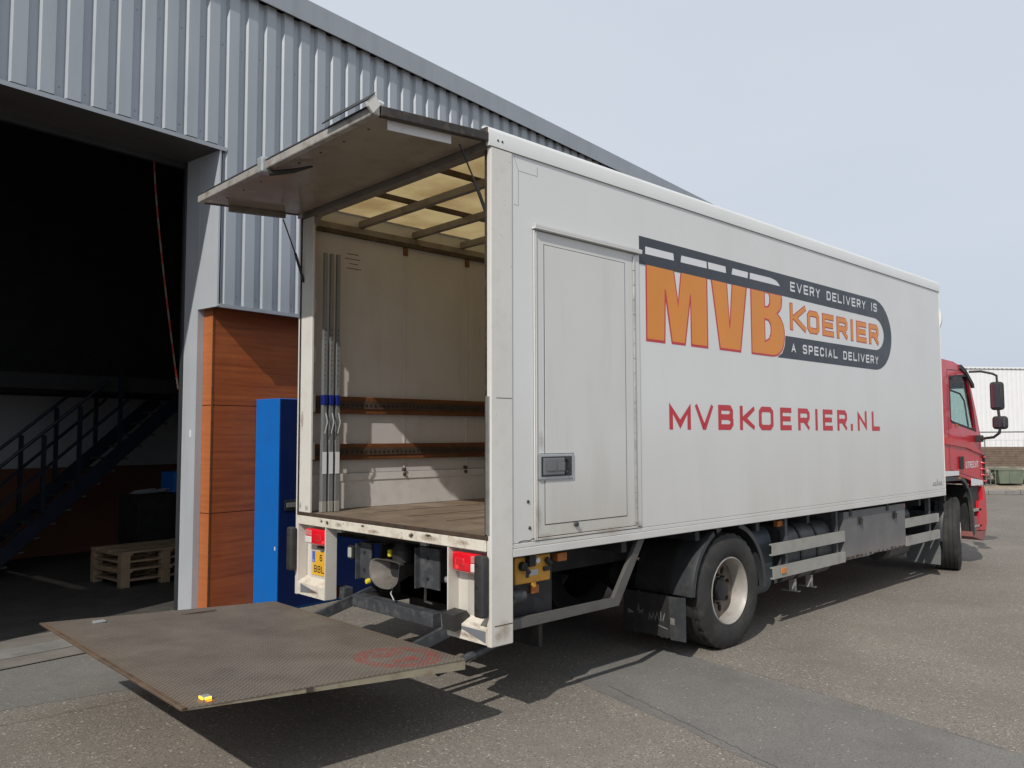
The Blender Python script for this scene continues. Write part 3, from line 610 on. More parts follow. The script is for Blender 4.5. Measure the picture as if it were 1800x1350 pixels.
# translucent roof + frames
b = MB(); b.quad((0.02, 0.06, 3.985), (L, 0.06, 3.985), (L, 2.49, 3.985), (0.02, 2.49, 3.985)); b.build('roof_sheet', M_ROOFT, T)
for i in range(13):
    x = 0.58 + i * 0.62
    if x < 8: b = MB(); b.box(x, x + 0.05, 0.05, 2.5, 3.865, 3.93, 0.004, seg=1); b.build('roof_bow', M_FRAMEG, T)
for y in (0.85, 1.71):
    b = MB(); b.box(0.09, 8.1, y - 0.012, y + 0.012, 3.931, 3.975); b.build('roof_stringer', M_STEELD, T)
b = MB(); b.box(0.0, 0.085, 0.04, 2.51, 3.845, 3.91, 0.004); b.build('rear_header', M_FRAMEG, T)
b = MB(); b.box(-0.02, 0.09, 0.0, 2.55, 3.912, 3.975, 0.006); b.build('header_seal', M_SEAL, T)
for ya, yb in ((0.041, 0.09), (2.46, 2.509)):
    b = MB(); b.box(0.09, 8.18, ya, yb, 3.80, 3.86, 0.004); b.build('cant_rail', M_FRAMEG, T)
    b = MB(); b.box(0.09, 8.18, ya, yb + 0.0, 3.765, 3.798); b.build('cant_trim', M_STEELD, T)
# brace in the corner
b = MB(); b.hexa([(0.01, 2.30, 3.845), (0.01, 2.24, 3.845), (0.01, 2.44, 3.66), (0.01, 2.49, 3.66), (0.05, 2.30, 3.845), (0.05, 2.24, 3.845), (0.05, 2.44, 3.66), (0.05, 2.49, 3.66)]); b.build('corner_brace', M_FRAMEG, T)
# interior walls
b = MB(); b.box(0.09, 8.18, 2.495, 2.509, 1.57, 3.764); b.build('inner_wall', M_INNER, T)
for i, x in enumerate((1.105, 1.90, 2.7, 3.5, 4.3, 5.1)):
    b = MB(); b.box(x, x + 0.022, 2.488, 2.4945, 1.58, 3.72); b.build('wall_joint_strip', M_INNER, T)
    b = MB(); b.box(x - 0.012, x + 0.034, 2.475, 2.4945, 3.68, 3.762); b.build('wall_clip', M_BATTEN, T)
b = MB(); b.box(0.09, 8.18, 2.485, 2.509, 1.249, 1.560, 0.003); b.build('kick_board', M_KICK, T)
b = MB(); b.box(0.09, 8.18, 2.478, 2.4845, 1.50, 1.566); b.build('kick_trim', M_KICK, T)
for x in (1.11, 1.885, 2.7, 3.5):
    for z in (1.585, 1.54):
        b = MB(); b.lathe([(0.001, -0.035), (0.014, -0.033), (0.018, -0.02), (0.018, 0)], (x, 2.495, z), 1, 12, closed=False); b.build('wall_bolt', M_STEELD, T, smooth=True)
b = MB(); b.box(0.09, 8.18, 0.041, 0.052, 1.249, 3.764); b.box(8.16, 8.185, 0.052, 2.48, 1.249, 3.76); b.build('inner_wall', M_INNER, T)
for z0, z1 in ((2.112, 2.270), (1.690, 1.838)):
    b = MB(); b.box(0.09, 8.15, 2.455, 2.4945, z0, z1, 0.006); wbt = b.build('wall_batten', M_BATTEN, T)
    b = MB(); b.box(0.11, 8.1, 2.447, 2.4545, z0 + 0.045, z1 - 0.04); rl = b.build('lashing_rail', M_STEELD, T)
    b = MB()
    for i in range(150):
        x = 0.2 + i * 0.05; b.lathe([(0.001, -0.002), (0.013, -0.0022), (0.013, 0.0)], (x, 2.4465, (z0 + z1) / 2), 1, 8, closed=False)
    b.build('rail_hole', M_BLACK, T, stuff=True)
# written note on the wall
b = MB()
for i, (dx, w_) in enumerate(((0.03, .12), (0.0, .17), (0.05, .1), (0.02, .16))):
    b.box(0.43 + dx, 0.43 + dx + w_, 2.4935, 2.4945, 3.60 - i * 0.045, 3.607 - i * 0.045)
b.build('wall_scribble', M_BATTEN, T)
# floor
b = MB(); b.box(0.012, 8.18, 0.045, 2.505, 1.225, 1.247); b.build('load_floor', M_FLOORB, T)
for i in range(1, 5):
    b = MB(); b.box(0.45, 8.15, 0.5 * i, 0.5 * i + 0.012, 1.2472, 1.2492); b.build('floor_strip', M_STEELD, T)
b = MB(); b.box(-0.003, 0.011, 0.02, 2.53, 1.222, 1.252, 0.003); b.build('floor_edge', M_STEELD, T)
b = MB(); b.box(0.0, 0.12, 0.045, 2.515, 1.145, 1.2215, 0.005); b.build('rear_sill', M_WRUST, T)
for (yc, wv) in ((1.05, 0.05), (1.10, 0.02), (2.05, .05), (2.14, .03), (0.86, 0.018)):
    pass
# dark scuffs on the sill
for yc, w_, z0_, z1_ in ((0.862, 0.06, 1.146, 1.221), (2.03, 0.045, 1.15, 1.221), (2.12, 0.035, 1.165, 1.221), (1.5, 0.05, 1.185, 1.221), (0.66, 0.08, 1.18, 1.221)):
    b = MB(); b.box(-0.0012, -0.0004, yc - w_, yc + w_, z0_, z1_); b.build('scuff', M_SMEAR, T)
# rear posts
b = MB(); b.box(0.0, 0.198, -0.008, 0.036, 0.535, 3.853, 0.006); b.build('rear_post', M_WPOST, T)
b = MB(); b.box(-0.004, 0.03, 0.037, 0.052, 1.25, 3.84); b.build('door_seal', M_SEAL, T)
b = MB(); b.box(-0.008, -0.0005, 0.004, 0.040, 1.26, 2.17, 0.002); b.build('seal_cover', M_ALU, T)
b = MB(); b.box(0.0, 0.198, 2.515, 2.558, 0.535, 3.853, 0.006); b.build('rear_post', M_WPOST, T)
b = MB(); b.box(0.0, 0.022, 2.318, 2.505, 1.25, 3.84, 0.004); b.build('door_post', M_WPOST, T)
b = MB(); b.box(-0.006, 0.02, 2.506, 2.522, 1.25, 3.85); b.build('door_seal', M_SEAL, T)
for z0, z1 in ((3.0, 3.136), (2.564, 2.702), (2.118, 2.28), (1.70, 1.851)):
    b = MB(); b.box(0.07, 0.105, 2.425, 2.46, z0, z1, 0.004); b.box(0.07, 0.10, 2.46, 2.505, z0 + .02, z1 - .02); b.build('post_bracket', M_WPOST, T)
# lamp boxes under the sill
for s, (ya, yb) in enumerate(((0.038, 0.447), (2.052, 2.512))):
    nm = 'lamp_housing'
    inner = yb if s == 0 else ya
    b = MB()
    b.box(0.095, 0.105, ya + .004, yb - .004, 0.56, 1.144)                             # back plate
    if s == 0: b.box(0.0, 0.11, yb - 0.012, yb, 0.545, 1.144, 0.002)
    else: b.box(0.0, 0.11, ya, ya + 0.012, 0.545, 1.144, 0.002)
    hx = b.build(nm, M_WPOST, T)
    b = MB(); b.prism([(0.0, 0.545), (0.0, 0.645), (0.094, 0.69), (0.094, 0.535)], 1, ya + (0 if s == 0 else .013), yb - (.013 if s == 0 else 0)); b.build('step_ledge', M_WRUST, T)
    # grey warning triangle on the front face
    if s == 0: tri = [(0.376, 0.632), (0.045, 0.632), (0.045, 0.556)]
    else: tri = [(2.455, 0.638), (2.455, 0.562), (2.164, 0.590)]
    b = MB(); b.prism(tri, 0, -0.002, 0.001); b.build('warning_triangle', M_GREYR, T)
    # tail lamp
    la, lb = ((0.095, 0.418) if s == 0 else (2.08, 2.415)); z0, z1 = 0.983, 1.118
    b = MB(); b.box(0.012, 0.094, la, lb, z0, z1, 0.02, seg=3); lamp = b.build('tail_lamp', M_REDLENS, T, smooth=True)
    wa, wb_ = ((la + 0.012, la + 0.115) if s == 0 else (lb - 0.11, lb - 0.012))
    b = MB(); b.box(0.006, 0.05, wa, wb_, z0 + .012, z0 + 0.068, 0.006); b.build('reversing_lens', M_CLEARLENS, lamp)
    b = MB(); b.box(0.007, 0.05, wa, wb_, z0 + .072, z1 - 0.014, 0.006); b.build('indicator_lens', mat('pink_lens', (0.62, 0.22, 0.22), 0.2, coat=1.0, var=0.15, scale=40), lamp)
    rc = (la + 0.23 if s == 0 else lb - 0.22)
    b = MB(); b.box(0.006, 0.05, rc - 0.055, rc + 0.055, z0 + .03, z1 - 0.03, 0.02); b.build('lamp_centre', mat('deep_red_lens', (0.62, 0.02, 0.03), 0.2, coat=1.0), lamp)
    b = MB(); b.lathe([(0.001, -0.012), (0.014, -0.008), (0.017, 0.0)], (0.012, la + (0.26 if s == 0 else 0.03), z0 + 0.03), 0, 12, closed=False); b.build('lamp_reflector', mat('bright_red_lens', (0.9, 0.05, 0.06), 0.1, coat=1.0), lamp, smooth=True)
    b = MB(); b.box(0.04, 0.08, (0.10 if s == 0 else 2.20), (0.17 if s == 0 else 2.26), 0.95, 0.972, 0.004); b.build('plate_lamp', M_CHASS, T)
# clean plate on the right housing back
b = MB(); b.box(0.088, 0.094, 0.06, 0.33, 0.69, 0.975); b.build('blank_plate', M_DOORF, T)
# number plate, partly hidden by the housing wall
b = MB(); b.box(0.086, 0.094, 2.075, 2.43, 0.685, 0.975); pl0 = b.build('plate_backing', M_DOORF, T)
b = MB(); b.box(0.080, 0.0855, 2.09, 2.403, 0.712, 0.917, 0.002); npl = b.build('number_plate', M_PLATEY, T)
b = MB(); b.box(0.0785, 0.0798, 2.354, 2.401, 0.82, 0.915); bl = b.build('plate_band', M_BLUEB, T)
pln = lambda x, z, d: (0.0798 - d, -x, z)
lettering('plate_character', M_BLACK, npl, [('6', -2.276, -2.236)], 0.838, 0.894, 0.009, pln); lettering('plate_character', M_BLACK, npl, [('B', -2.368, -2.322), ('B', -2.308, -2.262), ('L', -2.248, -2.202)], 0.737, 0.796, 0.009, pln)
lettering('country_code', M_WPRINT, npl, [('N', -2.388, -2.376), ('L', -2.372, -2.362)], 0.828, 0.844, 0.003, lambda x, z, d: (0.0784 - d, -x, z))
# rubber buffers
for ya, yb, z0, z1 in ((0.004, 0.098, 0.725, 1.128), (2.515, 2.605, 0.74, 1.115)):
    b = MB(); b.box(-0.065, -0.004, ya, yb, z0, z1, 0.018, seg=3); bf = b.build('rubber_buffer', M_RUBBER, T, smooth=True)
    for z in (z0 + 0.06, (z0 + z1) / 2, z1 - 0.06):
        b = MB(); b.lathe([(0.001, -0.002), (0.012, -0.0025), (0.014, 0.001)], (-0.066, (ya + yb) / 2 + .01, z), 0, 10, closed=False); b.build('buffer_bolt', M_BLACK, bf)
# work lamp on the ledge
b = MB(); b.prism([(-0.06, 0.60), (-0.075, 0.71), (0.045, 0.725), (0.075, 0.69), (0.06, 0.61)], 1, 0.29, 0.42)
wl = b.build('work_lamp', M_RUBBER, T)
b = MB(); b.hexa([(-0.062, 0.425, 0.61), (0.0, 0.425, 0.61), (0.02, 0.425, 0.695), (-0.072, 0.425, 0.70), (-0.055, 0.4205, 0.615), (-0.0, 0.4205, 0.615), (0.02, 0.4205, 0.69), (-0.066, 0.4205, 0.695)]); b.build('lamp_glass', mat('lamp_glass_grey', (0.30, 0.31, 0.31), 0.15, coat=1.0), wl)
# rust and grime where the photo shows it
def patch_y(x0_, x1_, z0_, z1_, m, y=-0.0165, nm='rust_stain'):
    b = MB(); b.quad((x0_, y, z0_), (x1_, y, z0_), (x1_, y, z1_), (x0_, y, z1_)); b.build(nm, m, T)
for a in ((0.38, 0.62, 1.17, 1.25), (0.39, 0.47, 1.19, 1.52), (1.46, 1.62, 1.17, 1.27), (0.42, 0.50, 1.78, 1.98), (0.02, 0.20, 0.53, 0.74), (0.0, 0.10, 0.55, 0.66), (0.9, 1.5, 1.16, 1.24)):
    patch_y(*a, M_RUSTY)
def patch_x(y0_, y1_, z0_, z1_, m, x=-0.0016):
    b = MB(); b.quad((x, y0_, z0_), (x, y1_, z0_), (x, y1_, z1_), (x, y0_, z1_)); b.build('rust_stain', m, T)
for i, a in enumerate(((0.45, 0.85, 1.145, 1.222), (0.15, 0.40, 1.15, 1.222), (1.2, 1.5, 1.146, 1.20), (1.75, 1.95, 1.15, 1.22), (2.485, 2.51, 1.26, 2.4), (2.44, 2.515, 1.25, 1.36), (2.32, 2.42, 1.25, 1.33), (2.42, 2.51, 1.9, 2.2), (0.36, 0.447, 0.95, 1.14))):
    patch_x(*a, M_RUSTX, -0.0016 - 0.0002 * i)
for i, a in enumerate(((0.04, 0.25, 0.645, 0.69), (2.1, 2.4, 0.555, 0.63), (0.05, 0.44, 0.55, 0.61))):
    patch_x(*a, M_RUSTX, -0.0034)
# side post scratch lines
b = MB(); b.box(0.03, 0.19, -0.0095, -0.0075, 0.665, 0.671); b.build('weld_line', M_STEELD, T)
b = MB(); b.box(0.045, 0.19, -0.0093, -0.0075, 2.158, 2.162); b.build('weld_line', M_STEELD, T)

# side door
b = MB(); b.box(0.430, 1.515, -0.004, 0.03, 1.208, 3.352, 0.002); door = b.build('side_door', M_DOORF, T)
b = MB(); b.box(0.512, 1.413, -0.0075, -0.0035, 1.292, 3.262, 0.002); b.build('door_panel', M_DOORF, door)
b = MB(); z = [1.289, 3.265]; b.box(0.506, 0.511, -0.0058, -0.004, 1.287, 3.267); b.box(1.414, 1.418, -0.0058, -0.004, 1.287, 3.267); b.box(0.511, 1.414, -0.0058, -0.004, 3.2625, 3.2665); b.box(0.511, 1.414, -0.0058, -0.004, 1.2875, 1.2915); b.build('door_panel_seam', M_SEAL, door)
b = MB(); b.box(0.403, 0.414, -0.012, 0.0, 1.192, 3.352, 0.002); b.box(0.418, 0.427, -0.014, 0.0, 1.192, 3.352, 0.002); b.build('door_frame', M_DOORF, T)
b = MB(); b.box(1.545, 1.598, -0.008, 0.0, 1.192, 3.352, 0.002); b.build('door_frame', M_DOORF, T)
b = MB(); b.box(0.403, 1.598, -0.008, 0.0, 1.187, 1.203, 0.002); b.build('door_frame', M_DOORF, T)
b = MB(); b.box(0.392, 1.606, -0.038, 0.0, 3.358, 3.372, 0.003); b.box(0.392, 1.606, -0.038, -0.032, 3.372, 3.392, 0.002); b.build('rain_gutter', M_DOORF, T)
zz = 1.23; 
while zz < 3.3:
    b = MB(); b.tube([(1.530, -0.007, zz), (1.530, -0.007, min(zz + 0.112, 3.345))], 0.011, 8); b.build('hinge_knuckle', M_ALU, door, smooth=True); zz += 0.117
b = MB(); b.box(1.516, 1.5445, -0.002, 0.01, 1.208, 3.352); b.build('hinge_leaf', M_DOORF, door)
b = MB(); b.box(0.437, 0.800, -0.016, -0.004, 1.598, 1.785, 0.012, seg=3); hb = b.build('door_handle', M_GALV, T)
b = MB(); b.box(0.462, 0.775, -0.0172, -0.0158, 1.622, 1.762); b.build('handle_recess', mat('dark_zinc', (0.07, 0.072, 0.075), 0.4, metal=0.6), hb)
b = MB(); b.box(0.475, 0.69, -0.028, -0.0173, 1.632, 1.752, 0.006); b.build('paddle', mat('grey_zinc', (0.20, 0.205, 0.21), 0.4, metal=0.5), hb)
b = MB(); b.box(0.505, 0.60, -0.032, -0.0285, 1.66, 1.725, 0.004); b.box(0.612, 0.685, -0.032, -0.0285, 1.66, 1.725, 0.004); b.build('lock_cover', mat('grey_zinc', (0.2, 0.2, 0.2)), hb)
b = MB(); b.tube([(0.70 + 0.035 * math.cos(a), -0.022, 1.692 + 0.055 * math.sin(a)) for a in [R(x) for x in range(-80, 81, 20)]], 0.009, 8); b.build('lock_lever', M_CHASS, hb)
b = MB(); b.lathe([(0.001, -0.03), (0.016, -0.026), (0.02, -0.012), (0.012, 0)], (0.818, -0.004, 1.272), 1, 14, closed=False); b.build('door_stop', M_GUARD, T, smooth=True)
for x, z in ((0.346, 1.458), (0.361, 1.279)):
    b = MB(); b.lathe([(0.001, -0.010), (0.010, -0.007), (0.013, 0)], (x, 0, z), 1, 12, closed=False); b.build('rivet', M_GUARD, T, smooth=True)
for pts in ([(0.215, 3.84), (0.29, 3.78), (0.29, 3.62), (0.24, 3.62)],):
    pass
# patch plates of the corner (thin seams)
def seam_line(p, q, w=0.0022):
    b = MB(); 
    for f in stroke_quads([p, q], w): b.quad(*[(v.x, -0.0008, v.y) for v in f])
    return b
sb = MB()
for p, q in (((0.218, 3.842), (0.262, 3.745)), ((0.262, 3.745), (0.262, 3.50)), ((0.262, 3.50), (0.218, 3.50)), ((0.262, 3.745), (0.45, 3.745)), ((0.45, 3.745), (0.45, 3.81))):
    for f in stroke_quads([p, q], 0.0025): sb.quad(*[(v.x, -0.0008, v.y) for v in f])
sb.build('repair_seam', M_GREYR, T)
# rust crack under the door
sb = MB()
for f in stroke_quads([(0.255, 1.19), (0.30, 1.197), (0.36, 1.192), (0.39, 1.204), (0.43, 1.206)], 0.006): sb.quad(*[(v.x, -0.0155 if v.x > .4 else -0.0015, v.y) for v in f])
sb.build('rust_crack', M_STEELD, T)

# ---- livery (flat print, 1-2 mm proud of the panel)
sidep = lambda x, z, d: (x, -d, z)
def flat(name, poly, d, m, holes=()):
    b = MB(); b.prism(poly, 1, -d, -(d - 0.0008), holes); return b.build(name, m, T)
def arc(cx, cz, rx, rz, a0, a1, n=18): return [(cx + rx * math.cos(R(a0 + (a1 - a0) * i / n)), cz + rz * math.sin(R(a0 + (a1 - a0) * i / n))) for i in range(n + 1)]
outer = [(1.611, 3.517), (1.611, 3.288), (3.99, 3.298)] + [(6.05, 3.288)] + arc(6.105, 3.098, 0.265, 0.190, 88, -88, 16) + [(3.97, 2.9), (3.955, 2.80), (3.90, 2.72), (3.80, 2.674)] + [(6.103, 2.674)] + arc(6.10, 3.095, 0.495, 0.420, -88, 88, 26) + [(3.2, 3.517)]
holes = [[(1.692, 3.442), (2.080, 3.443), (2.088, 3.382), (1.692, 3.380)], [(2.195, 3.443), (2.580, 3.446), (2.584, 3.385), (2.184, 3.383)], [(2.602, 3.446), (2.888, 3.446), (2.897, 3.386), (2.608, 3.386)],
         [(3.006, 3.446), (3.280, 3.446), (3.270, 3.388), (2.990, 3.388)], [(3.312, 3.447), (3.70, 3.449), (3.80, 3.437), (3.85, 3.415), (3.880, 3.388), (3.309, 3.388)]]
flat('logo_band', outer, 0.0014, M_BAND, holes)
for h in holes: flat('logo_band_bar', h, 0.0010, M_WPRINT)
Mp = [(1.692, 3.292), (2.088, 3.292), (2.138, 3.05), (2.180, 3.292), (2.586, 3.292), (2.586, 2.671), (2.320, 2.671), (2.318, 3.05), (2.240, 2.671), (2.039, 2.671), (1.962, 3.03), (1.950, 2.668), (1.689, 2.668)]
Vp = [(2.641, 3.294), (2.910, 3.294), (2.942, 2.945), (2.985, 3.294), (3.252, 3.294), (3.128, 2.673), (2.768, 2.673)]
Bp = [(3.312, 3.296), (3.908, 3.298)] + [(3.918, 3.25), (3.905, 3.18), (3.87, 3.135), (3.828, 3.108), (3.885, 3.07), (3.935, 3.01), (3.955, 2.95), (3.955, 2.87), (3.938, 2.80), (3.90, 2.745), (3.84, 2.70), (3.77, 2.68), (3.711, 2.673), (3.313, 2.673)]
Bh = [[(3.580, 3.291), (3.648, 3.291), (3.668, 3.25), (3.66, 3.19), (3.626, 3.163), (3.580, 3.160)], [(3.576, 3.022), (3.634, 3.018), (3.672, 2.985), (3.680, 2.94), (3.675, 2.90), (3.642, 2.849), (3.578, 2.824)]]
flat('logo_letter_outline', Mp, 0.0018, M_REDP); flat('logo_letter_outline', Vp, 0.0018, M_REDP)
flat('logo_letter_outline', Bp, 0.0020, M_REDP, Bh)
M2 = [(1.710, 3.292), (2.072, 3.292), (2.138, 2.98), (2.196, 3.292), (2.568, 3.292), (2.568, 2.692), (2.338, 2.692), (2.330, 3.12), (2.315, 3.12), (2.226, 2.692), (2.053, 2.692), (1.966, 3.12), (1.948, 3.12), (1.934, 2.689), (1.707, 2.689)]
V2 = [(2.662, 3.292), (2.894, 3.292), (2.936, 2.88), (2.948, 2.88), (3.002, 3.292), (3.230, 3.292), (3.112, 2.694), (2.784, 2.694)]
flat('logo_letter', M2, 0.0026, M_ORANGE); flat('logo_letter', V2, 0.0026, M_ORANGE)
flat('logo_letter', [(3.330, 3.292), (3.892, 3.292)] + inset(Bp[2:], 0.017)[1:-1] + [(3.330, 2.691)], 0.0030, M_ORANGE, [[(3.563, 3.2885), (3.660, 3.2885), (3.687, 3.25), (3.678, 3.18), (3.636, 3.146), (3.563, 3.143)], inset(Bh[1], -0.016)])
# redraw the lower edge of the band over the letter tops
lettering('logo_small_letter', M_WPRINT, T, layout('EVERY DELIVERY IS', 4.09, 6.19, 0.34), 3.366, 3.464, 0.019, sidep, 0.0018)
lettering('logo_small_letter', M_WPRINT, T, layout('A SPECIAL DELIVERY', 4.085, 6.19, 0.34), 2.743, 2.838, 0.019, sidep, 0.0018)
ko = [('K', 4.072, 4.405)] + layout('OERIER', 4.44, 6.215, 0.26)
def ko_l(name, m, w, d, bold, ext):
    lettering(name, m, T, ko[:1], 2.972, 3.242, w, sidep, d, ext, bold); lettering(name, m, T, ko[1:], 2.972, 3.207, w, sidep, d, ext, bold)
ko_l('logo_word_outline', M_REDP, 0.056, 0.0010, 0.012, 0.006)
ko_l('logo_word_letter', M_ORANGE, 0.056, 0.0026, -0.006, -0.003)
ux = [('M', 1.990, 2.300), ('V', 2.362, 2.648), ('B', 2.724, 2.974), ('K', 3.085, 3.349), ('O', 3.422, 3.694), ('E', 3.827, 4.054), ('R', 4.189, 4.437), ('I', 4.560, 4.614), ('E', 4.731, 4.957), ('R', 5.068, 5.310), ('.', 5.397, 5.452), ('N', 5.577, 5.820), ('L', 5.957, 6.176)]
lettering('web_address_letter', M_REDP, T, ux, 1.956, 2.180, 0.051, sidep, 0.0012)
# small builder's mark near the front bottom corner
sb = MB()
for x in (7.80, 7.87, 7.94, 8.01, 8.08):
    for f in stroke_quads([(x, 1.255), (x + 0.02, 1.285 if x != 7.94 else 1.32), (x + 0.045, 1.255)], 0.012): sb.quad(*[(v.x, -0.0012, v.y) for v in f])
for f in stroke_quads([(7.78, 1.245), (8.13, 1.245)], 0.010): sb.quad(*[(v.x, -0.0012, v.y) for v in f])
sb.build('builder_mark', M_GREYR, T)
b = MB(); b.box(L + 0.001, L + 0.006, -0.006, 0.01, 1.10, 3.85); b.build('edge_strip', M_WPOST, T)
# white air deflector pod on the front wall
b = MB(); b.lathe([(0.02, 0.0), (0.30, 0.0), (0.30, 0.035), (0.24, 0.075), (0.02, 0.085)], (L, 0.27, 3.5), 0, 28, closed=False); b.build('front_vent', M_WHITE, T, smooth=True)

# ---- roof hatch (rear flap, raised)
HZ = 3.822
b = MB(); b.box(-0.90, -0.03, 0.02, 2.53, HZ + 0.002, HZ + 0.045, 0.003); hatch = b.build('rear_flap', M_HATCH, T)
b = MB(); b.box(-0.935, -0.885, 0.0, 2.55, HZ - 0.004, HZ + 0.055, 0.008); b.build('flap_edge_profile', mat('flap_rim', (0.42, 0.40, 0.37), 0.45, metal=0.3, dirt=(0.15, 0.12, 0.09), dirt_amt=0.8, dirt_scale=9, var=0.1), hatch)
b = MB(); b.box(-0.938, -0.90, 0.0, 2.55, HZ + 0.0555, HZ + 0.066, 0.003); b.build('flap_top_lip', M_GREYST, hatch)
b = MB(); b.box(-0.88, -0.02, -0.01, 0.035, HZ - 0.002, HZ + 0.06, 0.006); b.build('flap_seal', M_SEAL, hatch)
b = MB(); b.box(-0.88, -0.02, 2.515, 2.56, HZ - 0.002, HZ + 0.06, 0.006); b.build('flap_seal', M_SEAL, hatch)
b = MB(); b.box(-0.03, 0.0, 0.0, 2.55, HZ + 0.02, HZ + 0.10, 0.006); b.build('flap_hinge', M_SEAL, hatch)
b = MB(); b.prism([(-0.975, HZ + 0.035), (-0.94, HZ + 0.0), (-0.89, HZ + 0.06), (-0.93, HZ + 0.12), (-0.985, HZ + 0.06)], 1, -0.008, 0.012); b.build('profile_end', M_WPOST, hatch)
b = MB(); b.prism([(-0.985, HZ + 0.062), (-0.93, HZ + 0.122), (-0.925, HZ + 0.132), (-0.99, HZ + 0.066)], 1, -0.012, 0.5); b.build('profile_lip', M_CHASS, hatch)
b = MB(); b.tube([(-0.90, 0.02, HZ + 0.085), (-0.86, 0.02, HZ + 0.075)], 0.02, 10); b.build('end_knob', M_WPRINT, hatch, smooth=True)
b = MB(); b.box(-0.80, -0.30, 0.045, 0.052, HZ - 0.058, HZ + 0.002, 0.002); b.build('gas_spring_cover', M_KICK, hatch)
b = MB(); b.box(-0.69, -0.17, 2.49, 2.515, HZ - 0.055, HZ + 0.001, 0.010); b.build('gas_spring_cover', M_FRAMEG, hatch)
for ya, p0, p1, p2 in ((0.06, (-0.22, 3.83), (-0.08, 3.60), (0.045, 3.36)), (2.47, (-0.21, 3.80), (-0.09, 3.52), (0.0, 3.27))):
    b = MB(); b.tube([(p0[0], ya, p0[1]), (p1[0], ya, p1[1])], 0.006, 8); b.build('gas_spring_rod', M_CHASS, hatch)
    b = MB(); b.tube([(p1[0], ya, p1[1]), (p2[0], ya, p2[1])], 0.012, 8); b.build('gas_spring_body', M_CHASS, hatch)
b = MB(); b.box(-0.965, -0.87, 1.36, 1.44, HZ - 0.03, HZ + 0.085, 0.012); b.build('flap_catch', M_GALV, hatch)
b = MB(); b.tube([(-0.90, 1.36, HZ - 0.03), (-0.80, 1.20, HZ - 0.035), (-0.72, 1.08, HZ - 0.02)], [0.02, 0.018, 0.008], 8); b.build('catch_handle', M_CHASS, hatch, smooth=True)
for i in range(8):
    b = MB(); b.lathe([(0.001, -0.004), (0.008, -0.003), (0.01, 0)], (-0.80, 0.25 + i * 0.29, HZ + .001), 2, 8, closed=False); b.build('flap_screw', M_CHASS, hatch)

def _slope(o):
    for v_ in o.data.vertices: v_.co.z += max(0.0, v_.co.x + 0.9) * 0.072
for o_ in [hatch] + list(hatch.children):
    if 'gas_spring_rod' not in o_.name and 'gas_spring_body' not in o_.name: _slope(o_)
# ---- tail lift platform
def px_(x): return 0.50 + (-0.20 - x) * 0.054      # top surface height
x0, x1 = -1.985, -0.20
def zt(x): return 0.50 + (-0.20 - x) * 0.0545
b = MB(); b.hexa([(x0, 0.016, zt(x0) - 0.012), (x1, 0.016, zt(x1) - 0.064), (x1, 2.535, zt(x1) - 0.064), (x0, 2.535, zt(x0) - 0.012), (x0, 0.016, zt(x0) - 0.004), (x1, 0.016, zt(x1) - 0.004), (x1, 2.535, zt(x1) - 0.004), (x0, 2.535, zt(x0) - 0.004)])
plat = b.build('lift_platform', mat('platform_side', (0.30, 0.265, 0.19), 0.55, metal=0.2, var=0.15, scale=6, dirt=(0.17, 0.08, 0.03), dirt_amt=0.85, dirt_scale=7, bump=0.2), T)
b = MB(); b.hexa([(x0 - .006, 0.012, zt(x0) - 0.004), (x1 + .004, 0.012, zt(x1) - 0.004), (x1 + .004, 2.539, zt(x1) - 0.004), (x0 - .006, 2.539, zt(x0) - 0.004), (x0 - .006, 0.012, zt(x0)), (x1 + .004, 0.012, zt(x1)), (x1 + .004, 2.539, zt(x1)), (x0 - .006, 2.539, zt(x0))]); b.build('tread_plate', M_TREAD, plat)
b = MB(); b.hexa([(x0 - .008, 0.012, zt(x0) - 0.010), (x0 + .022, 0.012, zt(x0) - 0.0118), (x0 + .022, 2.54, zt(x0) - 0.0118), (x0 - .008, 2.54, zt(x0) - 0.010), (x0 - .008, 0.012, zt(x0) - 0.001), (x0 + .022, 0.012, zt(x0 + .022) + 0.003), (x0 + .022, 2.54, zt(x0 + .022) + 0.003), (x0 - .008, 2.54, zt(x0) - 0.001)]); b.build('platform_lip', mat('rusty_lip', (0.115, 0.075, 0.048), 0.6, metal=0.2, var=0.3, scale=9, dirt=(0.22, 0.16, 0.10), dirt_amt=0.7, dirt_scale=6, bump=0.3), plat)
b = MB(); b.box(-1.32, -1.28, 0.009, 0.014, 0.531, 0.556); b.build('platform_joint', M_STEELD, plat)
# sprayed foot symbol, flashing lamps, slots
pz = lambda x, y, d: (x, y, zt(x) + 0.0008 + d)
b = MB(); k = 0
for pts, w_, cl in (([(-0.52 + 0.23 * math.cos(a), 0.30 + 0.225 * math.sin(a)) for a in [2 * math.pi * i / 28 for i in range(28)]], 0.095, True), ([(-0.64, 0.375), (-0.42, 0.395)], 0.10, False), ([(-0.62, 0.21), (-0.40, 0.225)], 0.10, False)):
    for f in stroke_quads(pts, w_, cl): b.quad(*[pz(v.x, v.y, 0.0003 * k) for v in f])
    k += 1
b.build('foot_symbol', M_WORN, plat)
b = MB(); b.box(-1.855, -1.81, 0.08, 0.135, zt(-1.84) + 0.001, zt(-1.84) + 0.018, 0.005); fl_ = b.build('flashing_lamp', M_GALV, plat)
def emis(name, c, s_):
    m = bpy.data.materials.new(name); m.use_nodes = True; q = m.node_tree.nodes['Principled BSDF']; q.inputs['Base Color'].default_value = c; q.inputs['Emission Color'].default_value = c; q.inputs['Emission Strength'].default_value = s_; return m
